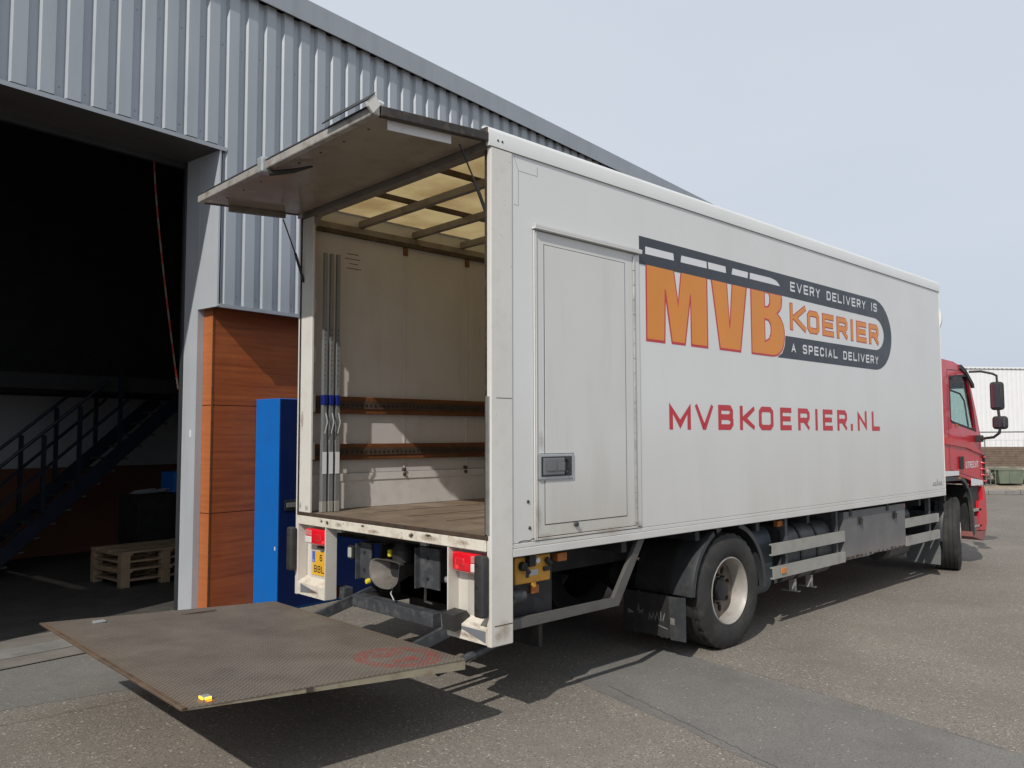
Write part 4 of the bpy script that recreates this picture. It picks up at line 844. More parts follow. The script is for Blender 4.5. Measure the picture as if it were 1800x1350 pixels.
b = MB(); b.box(-1.860, -1.8555, 0.084, 0.131, zt(-1.84) + 0.004, zt(-1.84) + 0.017, 0.002); b.box(-1.85, -1.815, 0.0745, 0.0795, zt(-1.84) + 0.004, zt(-1.84) + 0.017, 0.002); b.build('lamp_lens', emis('lit_amber', (1.0, 0.45, 0.03, 1), 2.2), plat)
b = MB(); b.box(-1.85, -1.815, 0.045, 0.070, zt(-1.84) + 0.0005, zt(-1.84) + 0.004); b.build('lamp_lens', M_AMBER, plat)
b = MB(); b.box(-1.70, -1.62, 2.32, 2.37, zt(-1.65) + 0.001, zt(-1.65) + 0.016, 0.004); b.build('flashing_lamp', M_GALV, plat)
b = MB(); b.box(-1.15, -0.80, 2.33, 2.345, zt(-1) + 0.0, zt(-0.85) + 0.0125); b.build('platform_slot', M_STEELD, plat)
# lift arms and rams
for y in (0.62, 1.96):
    b = MB(); b.hexa([(-0.22, y, 0.38), (0.95, y, 0.66), (0.95, y + 0.035, 0.66), (-0.22, y + 0.035, 0.38), (-0.22, y, 0.46), (0.95, y, 0.76), (0.95, y + 0.035, 0.76), (-0.22, y + 0.035, 0.46)]); b.build('lift_arm', M_GREYST, T)
    b = MB(); b.tube([(-0.22, y + 0.12, 0.40), (0.35, y + 0.12, 0.50)], 0.022, 10); b.build('ram_rod', M_ALU, T, smooth=True)
    b = MB(); b.tube([(0.30, y + 0.12, 0.49), (1.05, y + 0.12, 0.63)], 0.045, 12); b.build('ram_cylinder', M_GREYST, T, smooth=True)
b = MB(); b.tube([(-0.2, 0.30, 0.36), (0.35, 0.34, 0.44)], 0.028, 10); b.build('ram_cylinder', M_GREYST, T, smooth=True)
# under-run beam
b = MB(); b.box(0.15, 0.26, 0.80, 1.87, 0.508, 0.605, 0.004); b.build('underrun_beam', M_GREYST, T)
for y in (0.80, 1.78):
    b = MB(); b.box(0.262, 1.0, y, y + 0.09, 0.51, 0.60, 0.004); b.build('beam_arm', M_CHASS, T)
for ya, yb in ((2.0, 2.12), (0.35, 0.5)):
    b = MB(); b.box(0.15, 0.24, ya, yb + .03, 0.54, 0.635, 0.004); bb = b.build('beam_end', M_GREYST, T)
b = MB(); b.box(0.145, 0.1495, 2.105, 2.145, 0.55, 0.62); b.build('red_reflector', M_REDLENS, T)
# coupling jaw
B = MB(); bm = B.bm; seg = 28; rings = []
for (x, ry, rz, cz) in ((0.42, 0.055, 0.05, 0.86), (0.36, 0.10, 0.07, 0.86), (0.16, 0.19, 0.105, 0.84), (0.145, 0.203, 0.115, 0.84), (0.15, 0.192, 0.102, 0.84), (0.27, 0.10, 0.055, 0.85), (0.40, 0.045, 0.03, 0.86)):
    ring = []
    for k in range(seg):
        t = 2 * math.pi * k / seg; c_, s_ = math.cos(t), math.sin(t); e = 0.62
        e = 0.42 if s_ > 0 else 0.85; ring.append(bm.verts.new((x + (0.03 if s_ > 0 else 0.0) * s_, 1.42 + ry * math.copysign(abs(c_) ** e, c_) * (1 if s_ > 0 else 1 - 0.12 * s_ * s_), cz + (0.02 if s_ > 0 else 0) * c_ * 0 + rz * math.copysign(abs(s_) ** (0.35 if s_ > 0 else 0.8), s_) * (0.8 if s_ > 0 else 1.15))))
    rings.append(ring)
for i in range(len(rings) - 1):
    for k in range(seg): bm.faces.new([rings[i][k], rings[i][(k + 1) % seg], rings[i + 1][(k + 1) % seg], rings[i + 1][k]])
B.build('coupling_jaw', mat('coupling_grey', (0.13, 0.118, 0.105), 0.6, metal=0.0, var=0.2, scale=8, dirt=(0.05, 0.04, 0.033), dirt_amt=0.9, dirt_scale=8), T, smooth=True)
b = MB(); b.lathe([(0.001, 0), (0.085, 0.0), (0.085, 0.06), (0.001, 0.06)], (0.262, 1.41, 0.852), 0, 20, closed=False); b.build('coupling_throat', M_BLACK, T)
b = MB(); b.tube([(0.55, 0.95, 0.60), (0.55, 0.60, 0.60)], 0.13, 18); b.build('air_tank', M_CHASS, T, smooth=True)
b = MB(); b.tube([(0.4, 1.2, 0.75), (0.35, 1.15, 0.62), (0.5, 1.0, 0.55), (0.7, 0.9, 0.65)], 0.014, 6); b.build('air_hose', M_CHASS, T, smooth=True)
b = MB(); b.tube([(0.3, 1.7, 0.8), (0.35, 1.75, 0.62), (0.6, 1.7, 0.6)], 0.012, 6); b.build('air_hose', M_CHASS, T, smooth=True)
b = MB(); b.box(0.9, 0.94, 0.45, 2.1, 0.30, 0.75); b.build('lift_tube', M_CHASS, T)
b = MB(); b.lathe([(0.02, -0.09), (0.085, -0.07), (0.09, 0.02), (0.05, 0.08), (0.02, 0.09)], (0.27, 1.33, 0.99), 2, 18, closed=False); b.tube([(0.27, 1.33, 1.07), (0.25, 1.28, 1.10)], 0.018); b.build('coupling_body', M_CHASS, T, smooth=True)
b = MB(); b.box(0.18, 0.23, 1.385, 1.42, 0.955, 1.01, 0.006); b.build('coupling_tag', mat('yellow_tag', (0.6, 0.5, 0.03), 0.5), T)
b = MB(); b.lathe([(0.001, -0.02), (0.02, -0.015), (0.024, 0.01)], (0.16, 1.66, 0.735), 0, 12, closed=False); b.build('hose_cap', mat('yellow_tag', (0.6, 0.5, 0.03)), T, smooth=True)
b = MB(); b.tube([(0.2, 1.36, 0.73), (0.16, 1.34, 0.68), (0.17, 1.31, 0.63)], 0.006); b.build('hose', M_GALV, T)
for y, w_, z0, z1 in ((1.63, 0.17, 0.75, 1.03), (0.745, 0.25, 0.78, 1.07)):
    b = MB(); b.box(0.17, 0.18, y, y + w_, z0, z1); b.box(0.17, 0.30, y, y + w_, z1, z1 + 0.008); b.box(0.13, 0.30, y + w_ - 0.012, y + w_, z0 - 0.01, z1); 
    bk = b.build('lift_bracket', M_GREYST, T)
    for z in (z0 + 0.07, z1 - 0.07):
        b = MB(); b.lathe([(0.001, -0.008), (0.012, -0.006), (0.014, 0)], (0.168, y + w_ * 0.55, z), 0, 8, closed=False); b.build('bracket_bolt', M_BLACK, bk)
for y in (0.69, 0.60):
    b = MB(); b.lathe([(0.001, -0.02), (0.022, -0.012), (0.024, 0.03)], (0.2, y, 0.865), 0, 12, closed=False); b.build('pipe_fitting', M_GALV, T, smooth=True)
b = MB(); b.box(0.10, 0.14, 1.80, 1.875, 0.90, 1.01, 0.012); ml = b.build('marker_lamp', M_CHASS, T)
b = MB(); b.box(0.096, 0.102, 1.812, 1.862, 0.915, 0.995, 0.006); b.build('marker_lens', mat('milky_lens', (0.42, 0.44, 0.40), 0.3), ml)
for y in (0.83, 1.98):
    b = MB(); b.box(0.08, 0.12, y - 0.035, y + 0.035, 1.105, 1.13, 0.004); b.build('plate_light', M_GALV, T)

# ---- chassis
for y in (0.82, 1.66):
    b = MB(); b.box(0.35, 9.6, y, y + 0.07, 0.76, 1.0); b.build('chassis_rail', M_CHASS, T)
b = MB()
for x in (0.4, 1.4, 2.4, 3.4, 4.4, 5.4, 6.4, 7.4, 8.3): b.box(x, x + 0.06, 0.04, 2.51, 1.005, 1.09)
b.box(0.13, 8.2, 0.05, 2.5, 1.10, 1.22); b.build('subframe', M_CHASS, T)
b = MB(); b.tube([(2.963, 0.4, 0.51), (2.963, 0.9, 0.51), (2.963, 1.1, 0.51), (2.963, 1.275, 0.51), (2.963, 1.45, 0.51), (2.963, 1.65, 0.51), (2.963, 2.15, 0.51)], [0.1, 0.085, 0.14, 0.22, 0.14, 0.085, 0.1], 18); b.build('rear_axle', M_CHASS, T, smooth=True)
b = MB(); b.tube([(3.1, 1.27, 0.55), (7.0, 1.27, 0.75)], 0.05, 10); b.build('drive_shaft', M_CHASS, T, smooth=True)
b = MB(); b.tube([(0.95, 0.55, 0.62), (0.95, 1.25, 0.62)], 0.13, 18); b.build('air_tank', M_CHASS, T, smooth=True)
b = MB(); b.tube([(9.05, 0.45, 0.48), (9.05, 2.1, 0.48)], 0.07, 12); b.box(8.5, 9.9, 0.7, 1.85, 0.45, 1.2); b.build('front_axle', M_CHASS, T)
b = MB(); b.box(0.46, 0.50, 0.50, 1.93, 0.60, 1.09); b.box(0.46, 1.4, 0.915, 1.63, 0.60, 0.76); b.build('rear_crossmember', M_CHASS, T)
# ---- control panel
b = MB(); b.box(0.235, 0.725, 0.14, 0.55, 0.64, 1.085, 0.006); b.build('lift_pump_box', mat('pump_box_black', (0.012, 0.012, 0.015), 0.45), T)
b = MB(); b.box(0.305, 0.655, 0.085, 0.13, 0.884, 1.072, 0.012); cp = b.build('control_panel', M_YELLOW, T)
b = MB(); b.lathe([(0.001, -0.04), (0.03, -0.035), (0.032, 0)], (0.365, 0.085, 1.01), 1, 16, closed=False); b.tube([(0.365, 0.055, 1.01), (0.41, 0.05, 0.965)], 0.014); b.build('rotary_switch', M_CHASS, cp, smooth=True)
b = MB(); b.lathe([(0.001, -0.02), (0.02, -0.015), (0.022, 0)], (0.515, 0.085, 1.035), 1, 16, closed=False); b.build('push_button', M_WPRINT, cp, smooth=True)
b = MB(); b.box(0.445, 0.525, 0.0825, 0.0848, 0.935, 0.975); b.build('type_label', M_GALV, cp)
b = MB(); b.box(0.405, 0.435, 0.083, 0.0848, 0.925, 0.965); b.box(0.46, 0.50, 0.083, 0.0848, 1.03, 1.04); b.build('warning_print', M_BLACK, cp)
b = MB(); b.tube([(0.60, 0.075, 1.04), (0.63, 0.06, 1.0)], 0.02); b.box(0.575, 0.64, 0.07, 0.0848, 0.955, 0.985, 0.004); b.build('toggle_switch', M_CHASS, cp)
b = MB(); b.lathe([(0.001, -0.012), (0.02, -0.012), (0.02, 0)], (0.487, 0.095, 0.872), 1, 14, closed=False); b.build('panel_catch', M_YELLOW, cp, smooth=True)
b = MB(); b.box(0.735, 0.835, 0.09, 0.14, 1.00, 1.062, 0.006); b.build('side_marker', M_AMBERD, T)
b = MB(); b.box(0.50, 0.575, 0.125, 0.139, 0.80, 0.855); b.build('orange_label', M_AMBERD, T)
b = MB(); b.tube([(0.20, 0.08, 0.74), (0.30, 0.08, 0.80)], [0.02, 0.03], 10); b.lathe([(0.02, -0.07), (0.045, -0.06), (0.05, 0.02), (0.045, 0.06), (0.02, 0.075)], (0.33, 0.10, 0.805), 0, 18, closed=False); ol = b.build('outline_lamp', M_GUARD, T, smooth=True)
b = MB(); b.lathe([(0.001, -0.022), (0.025, -0.015), (0.034, 0.0)], (0.262, 0.10, 0.805), 0, 16, closed=False); b.build('outline_lens', M_REDLENS, ol, smooth=True)
# ---- side guard behind the wheel
b = MB(); b.prism([(0.16, 0.600), (1.372, 0.605), (1.712, 1.094), (1.628, 1.094), (1.315, 0.668), (0.16, 0.668)], 1, 0.05, 0.085); b.build('side_guard', mat('dull_guard_bar', (0.105, 0.10, 0.093), 0.55, metal=0.2, var=0.1, scale=4, dirt=(0.07, 0.062, 0.052), dirt_amt=0.6, dirt_scale=6), T)
# ---- wheels
def wheel(cx, yc, s, front, steer=0.0):
    """s = +1: outside face towards -y. yc = outside face position."""
    pivot = Matrix.Translation((cx, yc + s * 0.15, 0)) @ Matrix.Rotation(steer, 4, 'Z') @ Matrix.Translation((-cx, -(yc + s * 0.15), 0))
    Ro = 0.512; cz = Ro - 0.004
    def P(l): return [(r_, s * d_) for r_, d_ in l]
    # rim
    b = MB()
    if front:
        b.lathe(P([(0.300, 0.015), (0.292, 0.010), (0.280, 0.03), (0.275, 0.10), (0.20, 0.055), (0.16, 0.02), (0.155, -0.015), (0.09, 0.0), (0.085, -0.012), (0.001, -0.014), (0.001, 0.1), (0.25, 0.13), (0.29, 0.27), (0.30, 0.27)]), (cx, yc, cz), 1, 40)
    else:
        b.lathe(P([(0.302, 0.012), (0.292, 0.006), (0.283, 0.022), (0.272, 0.05), (0.264, 0.15), (0.256, 0.185), (0.25, 0.262), (0.272, 0.262), (0.29, 0.21), (0.302, 0.10)]), (cx, yc, cz), 1, 48)
    rim = b.build('wheel', M_RIM, T, smooth=True)
    if not front:
        b = MB(); holes = []
        for i in range(8):
            a = 2 * math.pi * (i + 0.3) / 8; holes.append([(cx + 0.180 * math.cos(a) + 0.040 * math.cos(t) * math.cos(a) - 0.03 * math.sin(t) * math.sin(a), cz + 0.180 * math.sin(a) + 0.040 * math.cos(t) * math.sin(a) + 0.03 * math.sin(t) * math.cos(a)) for t in [2 * math.pi * k / 10 for k in range(10)]])
        b.prism([(cx + 0.2635 * math.cos(t), cz + 0.2635 * math.sin(t)) for t in [2 * math.pi * k / 40 for k in range(40)]], 1, yc + s * 0.150, yc + s * 0.172, holes); dk = b.build('wheel_disc', mat('dirty_wheel_disc', (0.16, 0.13, 0.105), 0.6, metal=0.2, var=0.2, scale=8, dirt=(0.07, 0.05, 0.04), dirt_amt=0.8, dirt_scale=8), rim)
        b = MB(); b.lathe(P([(0.105, 0.149), (0.10, 0.10), (0.085, 0.085), (0.001, 0.08), (0.001, 0.149)]), (cx, yc, cz), 1, 28); b.build('hub', M_CHASS, rim, smooth=True)
        for i in range(10):
            a = 2 * math.pi * (i + .5) / 10; b = MB(); b.tube([(cx + 0.128 * math.cos(a), yc + s * 0.149, cz + 0.128 * math.sin(a)), (cx + 0.128 * math.cos(a), yc + s * 0.112, cz + 0.128 * math.sin(a))], 0.012, 6); b.build('wheel_nut', M_STEELD, rim)
    else:
        for i in range(10):
            a = 2 * math.pi * (i + .5) / 10; b = MB(); b.tube([(cx + 0.18 * math.cos(a), yc + s * 0.06, cz + 0.18 * math.sin(a)), (cx + 0.18 * math.cos(a), yc + s * 0.01, cz + 0.18 * math.sin(a))], 0.014, 6); b.build('wheel_nut', M_STEELD, rim)
    prof = [(0.300, 0.02), (0.315, 0.004), (0.36, -0.010), (0.42, -0.012), (0.465, 0.000), (0.492, 0.014), (0.505, 0.022)]
    tread = []
    yy = 0.026
    for i in range(5):
        wd = 0.045; tread += [(Ro, yy), (Ro, yy + wd)]
        yy += wd
        if i < 4: tread += [(Ro - 0.013, yy + 0.002), (Ro - 0.013, yy + 0.009)]; yy += 0.011
    prof2 = prof + tread + [(0.505, 0.298), (0.48, 0.305), (0.40, 0.315), (0.32, 0.305), (0.300, 0.28), (0.30, 0.20)]
    def tyre(off):
        b = MB(); SEG = 120; B_ = b.bm; rings = []
        for (rr, d) in prof2:
            ring = []
            for k in range(SEG):
                t = 2 * math.pi * k / SEG; r2 = rr
                if not front and rr > 0.49 and (k % 4 == 0) and (d < 0.08 or d > 0.23): r2 = rr - 0.010
                z_ = cz + r2 * math.sin(t)
                if z_ < 0.006: z_ = 0.006 + (z_ - 0.006) * 0.05
                ring.append(B_.verts.new((cx + r2 * math.cos(t), yc + s * (d + off), z_)))
            rings.append(ring)
        n_ = len(rings)
        for i in range(n_):
            A, C = rings[i], rings[(i + 1) % n_]
            for k in range(SEG): B_.faces.new([A[k], A[(k + 1) % SEG], C[(k + 1) % SEG], C[k]])
        return b.build('tyre', M_TYRE, rim, smooth=True)
    tyre(0.0)
    if not front: tyre(0.345)
    if steer:
        for o in [rim] + list(rim.children): o.data.transform(pivot)
    return rim
wheel(2.963, 0.05, 1, False); wheel(2.963, 2.50, -1, False)
wheel(9.05, 0.11, 1, True, R(17)); wheel(9.05, 2.44, -1, True, R(17))

# ---- mudguards and flaps
def guard_shell(name, cx, cz, Ri, th, y0, y1, a0, a1, m, n=20, lip=0.03):
    B = MB(); bm = B.bm; sec = []
    for i in range(n + 1):
        a = R(a0 + (a1 - a0) * i / n); c_, s_ = math.cos(a), math.sin(a)
        sec.append([bm.verts.new((cx + r_ * c_, y, cz + r_ * s_)) for r_, y in ((Ri - lip, y0), (Ri + th, y0), (Ri + th + .012, y0 + .05), (Ri + th, y0 + .10), (Ri + th, y1), (Ri, y1), (Ri, y0 + 0.006), (Ri - lip, y0 + 0.006))])
    for i in range(n):
        for k in range(8): bm.faces.new([sec[i][k], sec[i][(k + 1) % 8], sec[i + 1][(k + 1) % 8], sec[i + 1][k]])
    bm.faces.new(sec[0]); bm.faces.new(sec[-1][::-1]); return B.build(name, m, T, smooth=True)
guard_shell('mudguard', 2.963, 0.51, 0.60, 0.012, 0.045, 0.24, 178, 116, M_GUARD)
guard_shell('mudguard', 2.963, 0.51, 0.60, 0.010, 0.242, 0.66, 178, 116, M_GUARDB, lip=0.0)
guard_shell('mudguard', 2.963, 0.51, 0.60, 0.012, 0.045, 0.20, 112, 105, M_GUARD)
guard_shell('mudguard', 2.963, 0.51, 0.60, 0.012, 0.045, 0.64, 75, -4, M_GUARD)
guard_shell('mudguard', 2.963, 0.51, 0.60, 0.012, 1.89, 2.50, 178, 105, M_GUARDB)
for ya, yb in ((0.075, 0.72), (1.85, 2.48)):
    B = MB(); n_ = 26
    low = [(ya + (yb - ya) * i / n_, 0.175 + random.uniform(-.008, .008)) for i in range(n_ + 1)]
    B.prism([(ya, 0.53), (yb, 0.53)] + low[::-1], 0, 2.262, 2.272); fl2 = B.build('mud_flap', M_GUARDB, T)
B = MB(); B.prism([(0.05, 0.175), (0.20, 0.17), (0.215, 0.53), (0.05, 0.54)], 0, 2.245, 2.257); B.build('flap_edge', M_GUARD, T)
# faded lettering and reflective tab on the flap
B = MB(); fp = lambda x, z, d: (2.261 - d - (0.0 if -x > .22 else 0.018), -x, z)
wr = mat('faded_white_print', (0.15, 0.145, 0.135), 0.7, var=0.3, scale=30)
for pts in ([(-.56, .36), (-.55, .42), (-.54, .35), (-.50, .38), (-.52, .34)], [(-.44, .30), (-.43, .36), (-.41, .31), (-.39, .37), (-.37, .31), (-.35, .38), (-.33, .31)], [(-.31, .31), (-.31, .39)], [(-.29, .31), (-.27, .38)], [(-.34, .27), (-.24, .25)]):
    for f in stroke_quads([(p[0], p[1]) for p in pts], 0.010): B.quad(*[fp(v.x, v.y, 0.001) for v in f])
B.build('flap_print', wr, T, stuff=True)
B = MB(); B.prism([(0.60, 0.34), (0.67, 0.37), (0.67, 0.325)], 0, 2.259, 2.2615); B.box(2.243, 2.2455, 0.155, 0.20, 0.30, 0.355); B.build('flap_reflector', wr, T)
# ---- side rails
def rail(xa, xb, z0, z1, m=M_RAIL):
    b = MB(); b.prism([(0.04, z0), (0.04, z1), (0.075, z1), (0.075, z1 - .012), (0.05, z1 - .012), (0.05, z0 + .012), (0.075, z0 + .012), (0.075, z0)], 0, xa, xb); b.build('guard_rail', m, T)
rail(3.695, 5.27, 0.745, 0.856); rail(3.705, 5.27, 0.520, 0.632); rail(6.972, 8.09, 0.757, 0.864); rail(6.972, 8.11, 0.532, 0.645)
for x in (4.02, 5.14, 7.85):
    b = MB(); b.box(x, x + 0.05, 0.08, 0.13, 0.50, 1.09); b.build('rail_bracket', M_GREYST, T)
b = MB(); b.box(3.845, 3.945, 0.028, 0.039, 0.555, 0.615, 0.006); b.build('side_marker', M_AMBER, T)
b = MB(); b.box(3.92, 4.02, 0.10, 0.15, 1.0, 1.06, 0.006); b.build('side_marker', M_AMBERD, T)
b = MB(); b.box(7.02, 7.12, 0.10, 0.14, 0.99, 1.05, 0.006); b.build('side_marker', M_REDLENS, T)
# locker
b = MB(); b.prism([(5.262, 0.535), (5.262, 1.06), (6.965, 1.06), (6.965, 0.548), (6.4, 0.535), (6.1, 0.545), (5.9, 0.53)], 1, 0.048, 0.60); lk = b.build('locker', M_GBOX, T)
for x in (5.66, 6.62):
    b = MB(); b.box(x - 0.045, x + 0.045, 0.036, 0.047, 0.90, 0.985, 0.004); b.tube([(x, 0.03, 0.905), (x, 0.022, 0.965)], 0.018); b.build('locker_latch', M_CHASS, lk)
b = MB()
for i in range(14):
    x = 5.3 + i * 0.12; b.box(x, x + random.uniform(.03, .1), 0.045, 0.0475, 0.54, 0.55 + random.uniform(0, .02))
b.build('locker_rust', M_STEELD, lk)
# fuel tank
b = MB(); tp = []
for k in range(32):
    t = 2 * math.pi * k / 32; c_, s_ = math.cos(t), math.sin(t); tp.append((0.42 + 0.29 * math.copysign(abs(c_) ** .6, c_), 0.69 + 0.30 * math.copysign(abs(s_) ** .6, s_)))
b.prism(tp, 0, 4.12, 5.16); ft = b.build('fuel_tank', mat('fuel_tank_grey', (0.06, 0.063, 0.067), 0.5, var=0.15, scale=4, dirt=(0.13, 0.115, 0.095), dirt_amt=0.6, dirt_scale=4), T, smooth=True)
for x in (4.42, 4.78):
    b = MB(); tq = [((p[0] - .42) * 1.03 + .42, (p[1] - .69) * 1.03 + .69) for p in tp]; b.prism(tq, 0, x, x + 0.035, [tp]); b.build('tank_strap', M_CHASS, ft)
    b = MB(); b.box(x - 0.005, x + 0.04, 0.2, 0.26, 0.30, 0.42); b.box(x - 0.01, x + 0.045, 0.16, 0.34, 0.29, 0.30); b.build('tank_bracket', M_RAIL, ft)
b = MB(); b.prism([(0.33 + 0.13 * math.cos(2 * math.pi * k / 20), 0.66 + 0.34 * math.copysign(abs(math.sin(2 * math.pi * k / 20)) ** .6, math.sin(2 * math.pi * k / 20))) for k in range(20)], 0, 3.62, 3.98); b.build('additive_tank', mat('teal_grey_tank', (0.05, 0.07, 0.082), 0.5, dirt=(0.1, 0.09, 0.08), dirt_amt=0.5), T, smooth=True)
for y, z, r_ in ((0.40, 0.84, 0.15), (0.42, 0.48, 0.17)):
    b = MB(); b.tube([(6.98, y, z), (7.02, y, z), (7.65, y, z), (7.69, y, z)], [r_ * .8, r_, r_, r_ * .8], 22); b.build('air_tank', mat('air_tank_grey', (0.06, 0.06, 0.062), 0.35), T, smooth=True)
b = MB(); b.lathe([(0.001, -0.004), (0.045, -0.003), (0.045, 0.0)], (7.2, 0.245, 0.86), 1, 14, closed=False); b.build('tank_sticker', M_WPRINT, T)
# front flap and arch pieces
B = MB(); B.prism([(0.10, 0.54), (0.50, 0.54), (0.52, 0.17), (0.08, 0.165), (0.07, 0.35)], 0, 8.20, 8.21); B.build('mud_flap', mat('flap_grey', (0.12, 0.135, 0.14), 0.6, dirt=(0.2, 0.19, 0.17), dirt_amt=0.5), T)
guard_shell('mudguard', 9.03, 0.52, 0.66, 0.012, 0.10, 0.55, 185, 150, M_GUARD, lip=0.03)

# ---- cab
CY0, CY1 = 0.07, 2.48
arch = [(8.43, 1.265)] + [(9.02 + 0.50 * math.cos(R(a)), 0.70 + 0.565 * math.sin(R(a))) for a in range(100, 11, -8)] + [(9.53, 0.76)]
side = [(8.43, 2.93), (8.95, 2.915), (9.18, 2.87), (9.42, 2.80), (9.60, 2.67), (9.80, 2.30), (9.99, 1.90), (10.03, 1.60), (10.03, 1.155), (9.60, 1.155)] + [(9.56, 1.155)] + [(9.50, 1.24), (9.0, 1.33), (8.43, 1.33)]
win = [(8.735, 2.725), (8.745, 2.11), (8.80, 2.085), (9.78, 1.965), (9.70, 2.25), (9.49, 2.765), (9.40, 2.775)]
for ya, yb in ((CY0, CY0 + 0.05), (CY1 - 0.05, CY1)):
    b = MB(); b.prism(side, 1, ya, yb, [win]); b.build('cab_side', M_RED, T, label=None)
    b = MB(); b.prism(inset(win, -0.004), 1, ya + 0.02, ya + 0.026); b.build('side_window', M_GLASS, T)
b = MB(); wf = inset(win, -0.012); wi = inset(win, 0.018); b.prism(wf, 1, CY0 - 0.004, CY0 - 0.0005, [wi]); b.build('window_rubber', M_RUBBER, T)
b = MB(); b.tube([(8.75, CY0 + .03, 2.55), (9.25, CY0 + .03, 2.50), (9.42, CY0 + .03, 2.40), (9.55, CY0 + .03, 2.03)], 0.014, 8); b.build('window_divider', M_RUBBER, T)
b = MB(); b.tube([(8.74, CY0 - .005, 2.58), (9.02, CY0 - .01, 2.76)], 0.012, 6); b.build('grab_bar', M_RUBBER, T)
b = MB(); b.box(8.43, 8.47, CY0 + 0.051, CY1 - 0.051, 1.3, 2.2); b.box(8.43, 8.47, CY0 + 0.051, CY1 - 0.051, 2.75, 2.92); b.build('cab_back', M_RED, T)
b = MB(); b.prism([(8.43, 2.925), (8.95, 2.91), (9.18, 2.865), (9.42, 2.795), (9.44, 2.84), (9.2, 2.91), (8.96, 2.95), (8.43, 2.965)], 1, CY0 + 0.01, CY1 - 0.01); b.build('cab_roof', M_RED, T)
b = MB(); b.box(8.47, 10.0, CY0 + 0.051, CY1 - 0.051, 1.34, 1.38); b.build('cab_floor', M_RUBBER, T)
b = MB(); b.prism([(9.60, 2.67), (9.99, 1.90), (9.975, 1.89), (9.585, 2.66)], 1, CY0 + 0.09, CY1 - 0.09); b.build('windscreen', M_GLASS, T)
for ya, yb in ((CY0 + 0.0505, CY0 + 0.09), (CY1 - 0.09, CY1 - 0.0505)):
    b = MB(); b.prism([(9.60, 2.67), (9.99, 1.90), (9.96, 1.88), (9.57, 2.65)], 1, ya, yb); b.build('windscreen_pillar', M_RED, T)
b = MB(); b.box(9.99, 10.028, CY0 + .0505, CY1 - .0505, 1.16, 1.90); b.box(9.40, 9.60, CY0 + .0505, CY1 - .0505, 2.68, 2.79); b.build('cab_front', M_RED, T)
b = MB(); b.prism([(9.65, 1.60), (9.98, 1.62), (9.98, 1.88), (9.80, 1.90), (9.65, 1.80)], 1, CY0 + .06, CY1 - .06); b.build('dashboard', M_GUARDB, T)
b = MB(); b.tube([(9.50 + 0.05 * math.sin(a), 1.98 + 0.21 * math.cos(a), 1.95 + 0.2 * math.sin(a)) for a in [2 * math.pi * k / 20 for k in range(20)]], 0.016, 8, closed=True); b.build('steering_wheel', M_RUBBER, T, smooth=True)
for y in (0.35, 1.65):
    b = MB(); b.box(8.75, 9.2, y, y + 0.5, 1.5, 1.75, 0.05); b.prism([(8.68, 1.75), (8.78, 1.75), (8.72, 2.42), (8.60, 2.42)], 1, y, y + 0.5); b.build('cab_seat', M_GUARD, T)
# door shut lines
sb = MB()
for pts in ([(8.66, 2.82), (8.655, 1.95), (8.66, 1.42)], [(8.66, 2.82), (9.40, 2.84)], [(8.66, 1.42), (9.92, 1.235)], [(9.93, 1.235), (9.93, 1.92)]):
    for f in stroke_quads(pts, 0.010): sb.quad(*[(v.x, CY0 - 0.0015, v.y) for v in f])
sb.build('door_shut_line', M_SEAL, T)
b = MB(); b.prism([(8.47, 1.78), (9.3, 1.72), (10.02, 1.60), (10.02, 1.64), (9.3, 1.80), (8.47, 1.86)], 1, CY0 - 0.022, CY0 - 0.0005); b.build('door_swage', M_RED, T)
b = MB(); b.prism([(8.435, 1.338), (9.0, 1.336), (9.0, 1.396), (8.435, 1.41)], 1, CY0 - 0.004, CY0 - 0.0006); b.build('white_stripe', M_WPRINT, T)
b = MB(); b.prism([(9.50, 1.165), (10.02, 1.16), (10.02, 1.225), (9.50, 1.275)], 1, CY0 - 0.004, CY0 - 0.0006); b.build('white_stripe', M_WPRINT, T)
b = MB(); b.box(9.02, 9.14, CY0 - 0.03, CY0 - 0.001, 1.42, 1.60, 0.008); b.build('door_handle', M_CHASS, T)
cp_ = lambda x, z, d: (x, CY0 - d, z)
lettering('door_letter', M_WPRINT, T, layout('UTRECHT', 9.29, 9.83, 0.3), 1.425, 1.52, 0.018, cp_, 0.0015)
b = MB(); b.box(8.93, 9.0, CY0 - 0.012, CY0 - .001, 2.02, 2.06, 0.004); b.build('side_repeater', M_AMBERD, T)
# wheel arch trim + dark inside + lower parts
ap = [(8.43, 1.325)] + [(9.02 + 0.52 * math.cos(R(a)), 0.66 + 0.66 * math.sin(R(a))) for a in range(95, -1, -6)] + [(9.56, 0.46)]
ai = [(p[0] - (0.0 if i == 0 else 0.045 * max(0.0, math.cos(R(max(0, 95 - 6 * i))))), p[1] - 0.055 * (1 if i < 9 else 0.2)) for i, p in enumerate(ap)]
ai[-1] = (9.515, 0.46)
b = MB(); b.prism(ap + ai[::-1], 1, CY0 - 0.01, CY0 + 0.035); b.build('wheel_arch', M_GUARD, T)
b = MB(); b.box(8.95, 9.03, CY0 - 0.018, CY0 - 0.0105, 1.285, 1.315); b.build('arch_reflector', M_AMBERD, T)
b = MB(); b.box(8.45, 9.5, 0.68, 0.72, 0.5, 1.3); b.box(9.54, 9.93, 0.13, 1.0, 0.45, 1.15); b.build('arch_liner', M_CHASS, T)
b = MB(); b.prism([(9.57, 0.46), (9.57, 1.14), (9.94, 1.15), (9.94, 0.62), (9.86, 0.46)], 1, CY0 + 0.04, CY0 + 0.10); b.build('entry_step', M_GUARDB, T)
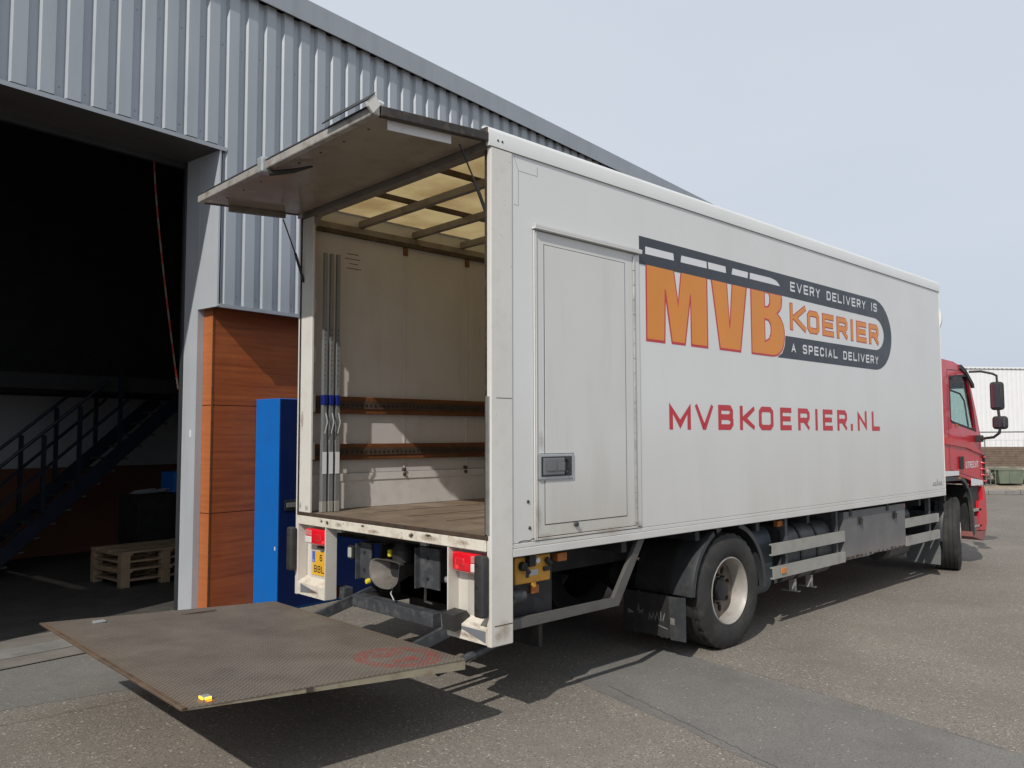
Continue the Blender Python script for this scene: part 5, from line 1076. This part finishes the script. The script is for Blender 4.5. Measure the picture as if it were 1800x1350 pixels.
b = MB(); b.box(9.60, 9.90, CY0 + 0.0, CY0 + 0.06, 0.78, 0.82, 0.006); b.box(9.60, 9.90, CY0 + 0.0, CY0 + 0.06, 0.55, 0.58, 0.006); b.build('step_tread', M_RAIL, T)
b = MB(); b.prism([(9.80, 0.50), (9.80, 0.92), (9.98, 0.94), (9.98, 1.14), (10.06, 1.14), (10.12, 1.0), (10.14, 0.72), (10.12, 0.56), (10.05, 0.48)], 1, CY0 - 0.0, CY1 - 0.0); b.build('front_bumper', M_RED, T)
b = MB(); b.prism([(9.50, 0.43), (9.50, 0.50), (10.05, 0.475), (10.12, 0.555), (10.10, 0.48), (9.98, 0.33)], 1, CY0 + 0.005, CY1 - 0.005); b.build('bumper_skirt', mat('faded_red_plastic', (0.27, 0.10, 0.09), 0.55), T)
b = MB(); b.prism([(9.55, 0.50), (9.55, 0.72), (9.60, 0.72), (9.79, 0.70), (9.79, 0.50)], 1, CY0 + 0.01, CY0 + 0.039); b.build('step_surround', mat('faded_red_plastic', (0.27, 0.1, 0.09)), T)
b = MB(); b.box(10.03, 10.12, CY0 - 0.02, CY0 + 0.12, 1.15, 1.62, 0.03); cd = b.build('corner_deflector', M_CHASS, T)
for i in range(5):
    b = MB(); b.box(10.0, 10.128, CY0 - 0.026, CY0 + 0.126, 1.20 + i * 0.09, 1.225 + i * 0.09, 0.005); b.build('deflector_slat', M_RED, cd)
# visor and mirrors
b = MB(); b.prism([(9.20, 2.92), (9.40, 2.86), (9.72, 2.66), (9.74, 2.60), (9.68, 2.61), (9.38, 2.80), (9.15, 2.86)], 1, CY0 - 0.02, CY1 + 0.02); b.build('sun_visor', M_RUBBER, T)
b = MB(); b.tube([(9.50, 0.05, 2.83), (9.55, -0.10, 2.83), (9.58, -0.24, 2.79), (9.60, -0.285, 2.76), (9.60, -0.29, 2.64)], 0.017, 8); b.tube([(9.60, -0.29, 2.28), (9.60, -0.30, 2.15)], 0.02, 8); b.tube([(9.60, -0.31, 2.03), (9.61, -0.29, 1.93), (9.66, -0.20, 1.87), (9.74, 0.06, 1.84)], 0.02, 8)
ma = b.build('mirror_arm', M_RUBBER, T, smooth=True)
b = MB(); b.box(9.70, 9.80, -0.03, CY0, 1.80, 1.90, 0.012); b.build('mirror_mount', M_RUBBER, T)
b = MB(); b.box(9.56, 9.68, -0.365, -0.190, 2.262, 2.672, 0.045, seg=4); mh = b.build('wing_mirror', M_RUBBER, T, smooth=True)
b = MB(); b.box(9.556, 9.5595, -0.335, -0.215, 2.30, 2.635); b.build('mirror_glass', M_MIRROR, mh)
b = MB(); b.box(9.57, 9.67, -0.405, -0.205, 1.985, 2.175, 0.045, seg=4); mh2 = b.build('wing_mirror', M_RUBBER, T, smooth=True)
b = MB(); b.box(9.566, 9.5695, -0.375, -0.235, 2.015, 2.145); b.build('mirror_glass', M_MIRROR, mh2)

# ------------------------------------------------------------------ load bars in the truck
def load_bar(label, x, y):
    t = thing('load_bar', label, 'load bar', (x, y, 1.25), 0, 'galvanised load bars standing inside the truck', local=True)
    b = MB(); b.box(0.008, 0.050, 0, 0.046, 0.0, 0.62, 0.003); b.box(0.011, 0.047, 0.003, 0.043, 0.62, 1.50, 0.002); b.box(0.014, 0.044, 0.008, 0.038, 1.5, 2.28); b.build('bar', mat('dull_galvanised', (0.27, 0.285, 0.295), 0.45, metal=0.5, var=0.15, scale=14, dirt=(0.12, 0.12, 0.12), dirt_amt=0.5, dirt_scale=14), t)
    b = MB(); b.box(0.008, 0.050, -0.007, 0.048, 0.93, 1.02, 0.006); b.build('release_collar', M_BLUECAP, t)
    b = MB(); b.tube([(0.03, -0.010, 0.86), (0.035, -0.030, 0.78), (0.02, -0.014, 0.68)], 0.006); b.build('release_lever', M_GALV, t, smooth=True)
    b = MB(); b.box(0.008, 0.046, -0.0035, -0.0005, 0.33, 0.52); b.build('sticker', M_WPRINT, t)
    for i in range(12):
        b = MB(); b.lathe([(0.001, -0.001), (0.005, -0.001), (0.005, 0.002)], (0.026, 0.0025, 1.10 + i * 0.045), 1, 8, closed=False); b.build('hole', M_BLACK, t)
    b = MB(); b.box(0.006, 0.052, -0.002, 0.048, 0.0, 0.09, 0.003); b.build('foot', M_RAIL, t)
load_bar('load bar nearest the rear opening in the truck, leftmost of three', 0.100, 2.300)
load_bar('middle one of three galvanised load bars by the inner wall', 0.162, 2.296)
load_bar('load bar deepest in the truck, rightmost of the three, touching the battens', 0.224, 2.292)

# ------------------------------------------------------------------ beyond the yard
# heading of the row behind: roughly square to the view
def bgp(t, d, z=0.0):      # t along the row, d deeper
    o = Vector((24.6, 5.2)); a = Vector((0.70, -0.71)); n = Vector((0.71, 0.70)); p = o + a * t + n * d; return (p.x, p.y, z)
BR = math.atan2(-0.71, 0.70)
kb = thing('kerb', 'long pale concrete kerb of separate stones across the far side of the yard', 'kerb', bgp(-3, 0), BR, local=True)
for i in range(14):
    b = MB(); b.box(i * 1.0, i * 1.0 + 0.985, 0, 0.25, 0, 0.14 + random.uniform(-.01, .01), 0.015); b.build('kerb_stone', M_KERB2, kb)
b = MB()
vv = [(-6, 0.26, 0.05), (12, 0.26, 0.05), (12, 2.5, 0.30), (-6, 2.5, 0.30), (-6, 60, 0.3), (12, 60, 0.3)]
b.quad(*[bgp(*vv[i]) for i in (0, 1, 2, 3)]); struct(b.build('sandy_verge', M_STONE))
wl_ = thing('brick_wall', 'low brown wall of long brick courses on a pale footing behind the far kerb', 'wall', bgp(-3, 3.0), BR, local=True)
hgt = 0.085
for j in range(8):
    for i in range(10):
        x = i * 1.2 + (0.6 if j % 2 else 0) - 0.6
        b = MB(); b.box(x, x + 1.19, random.uniform(0, .012), 0.4, 0.80 + j * hgt, 0.80 + j * hgt + hgt - 0.010); b.build('brick_course', M_BRICKB, wl_)
b = MB(); b.box(-0.6, 12, 0.02, 0.35, 0.80, 0.80 + 8 * hgt - .01); b.build('mortar_core', M_STEELD, wl_)
b = MB(); b.box(-0.6, 12.0, -0.02, 0.45, 0.0, 0.79); b.build('footing', mat('pale_footing', (0.26, 0.23, 0.18), 0.8, var=0.3, scale=2, dirt=(0.1, 0.09, 0.07), dirt_amt=0.7, dirt_scale=3), wl_)
for j in range(3):
    cr_ = thing('stone_crate', ['wire crate of pale stones left of the green container', 'wire crate of pale stones behind the red cab bumper', 'wire crate of pale stones right of the green container'][j], 'crate', bgp((1.42, 0.1, 3.15)[j], 1.6), BR, 'stone crates behind the far kerb', local=True)
    B = MB()
    for i in range(60):
        c0 = Vector((random.uniform(0, .62), random.uniform(0, .6), 0.3 + random.uniform(0.05, .42))); g_ = bmesh.ops.create_icosphere(B.bm, subdivisions=1, radius=random.uniform(.07, .13), matrix=Matrix.Translation(c0))
    B.build('stones', M_STONE, cr_, stuff=True)
    B = MB()
    for x in (0, .16, .32, .48, .64): B.box(x - .01, x + .01, -0.08, -0.06, 0.2, 0.82)
    for z in (0.22, .42, .62, .82): B.box(-0.02, 0.66, -0.085, -0.065, z - .008, z + .008)
    B.build('wire_front', M_MESH, cr_)
gc = thing('container', 'small dull green waste container behind the far kerb right of the cab', 'container', bgp(2.16, 1.5), BR, local=True)
b = MB(); b.prism([(0.03, 0.27), (0.0, 0.70), (0.82, 0.70), (0.79, 0.27)], 1, 0, 1.2); b.build('body', M_GREENC, gc)
b = MB(); b.box(-0.02, 0.84, -0.02, 1.22, 0.70, 0.73, 0.008); b.build('rim', M_GREENC, gc)
for x in (0.36,): b = MB(); b.box(x, x + 0.04, -0.02, -0.001, 0.29, 0.69); b.build('rib', M_GREENC, gc)
# mesh fence
mf = thing('mesh_fence', 'thin wire mesh fence with posts in front of the white warehouse', 'fence', bgp(-3, 3.9), BR, local=True)
for i in range(6):
    b = MB(); b.box(i * 2.0, i * 2.0 + 0.03, 0, 0.03, 0.0, 1.8); b.build('post', M_MESH, mf)
b = MB()
for z in (0.9, 1.3, 1.7): b.box(0, 10, 0.01, 0.018, z, z + 0.007)
for i in range(50): b.box(i * 0.2, i * 0.2 + 0.004, 0.022, 0.026, 0.8, 1.72)
b.build('wire_mesh', M_MESH, mf)
# overhead cable
b = MB(); b.tube([bgp(-5, 12, 2.02), bgp(3, 12, 2.0), bgp(14, 11.0, 2.05)], 0.03, 6); cbl = b.build('barrier_pole', M_GREYST); tag(cbl, 'long thin grey barrier pole in front of the white warehouse', 'barrier')
# white warehouse
whs = thing('far_warehouse', 'large white ribbed warehouse beyond the yard behind the truck cab', 'building', bgp(-8, 20), BR + R(10), local=True)
for j in range(12):
    B = MB(); P = []
    for i in range(10): 
        x = i * 0.3
        P += [(x, 0.0), (x + 0.04, -0.010), (x + 0.20, -0.010), (x + 0.24, 0.0)]
    P.append((3.0, 0.0)); bm = B.bm
    F = [(bm.verts.new((j * 3.0 + x, y, 0)), bm.verts.new((j * 3.0 + x, y, 5.9))) for x, y in P]
    K = [(bm.verts.new((j * 3.0 + x, y + .01, 0)), bm.verts.new((j * 3.0 + x, y + .01, 5.9))) for x, y in P]
    for i in range(len(P) - 1): bm.faces.new([F[i][0], F[i + 1][0], F[i + 1][1], F[i][1]]); bm.faces.new([K[i][1], K[i + 1][1], K[i + 1][0], K[i][0]])
    B.build('cladding_sheet', M_WHSE, whs)
b = MB(); b.box(0, 36, 0.012, 12, 0, 5.88); b.build('wall_core', M_WHSE, whs)
b = MB(); b.box(-0.1, 36.1, -0.09, 0.1, 5.9, 6.0); b.build('roof_trim', M_WHSE, whs)
B = MB()
for i in range(120): B.box(i * 0.3 + 0.08, i * 0.3 + 0.16, -0.098, -0.0905, 5.9, 5.93)
B.build('trim_shadow_gap', M_GREYST, whs, stuff=True)
for o in bpy.data.objects:
    if '_local' in o: del o['_local']
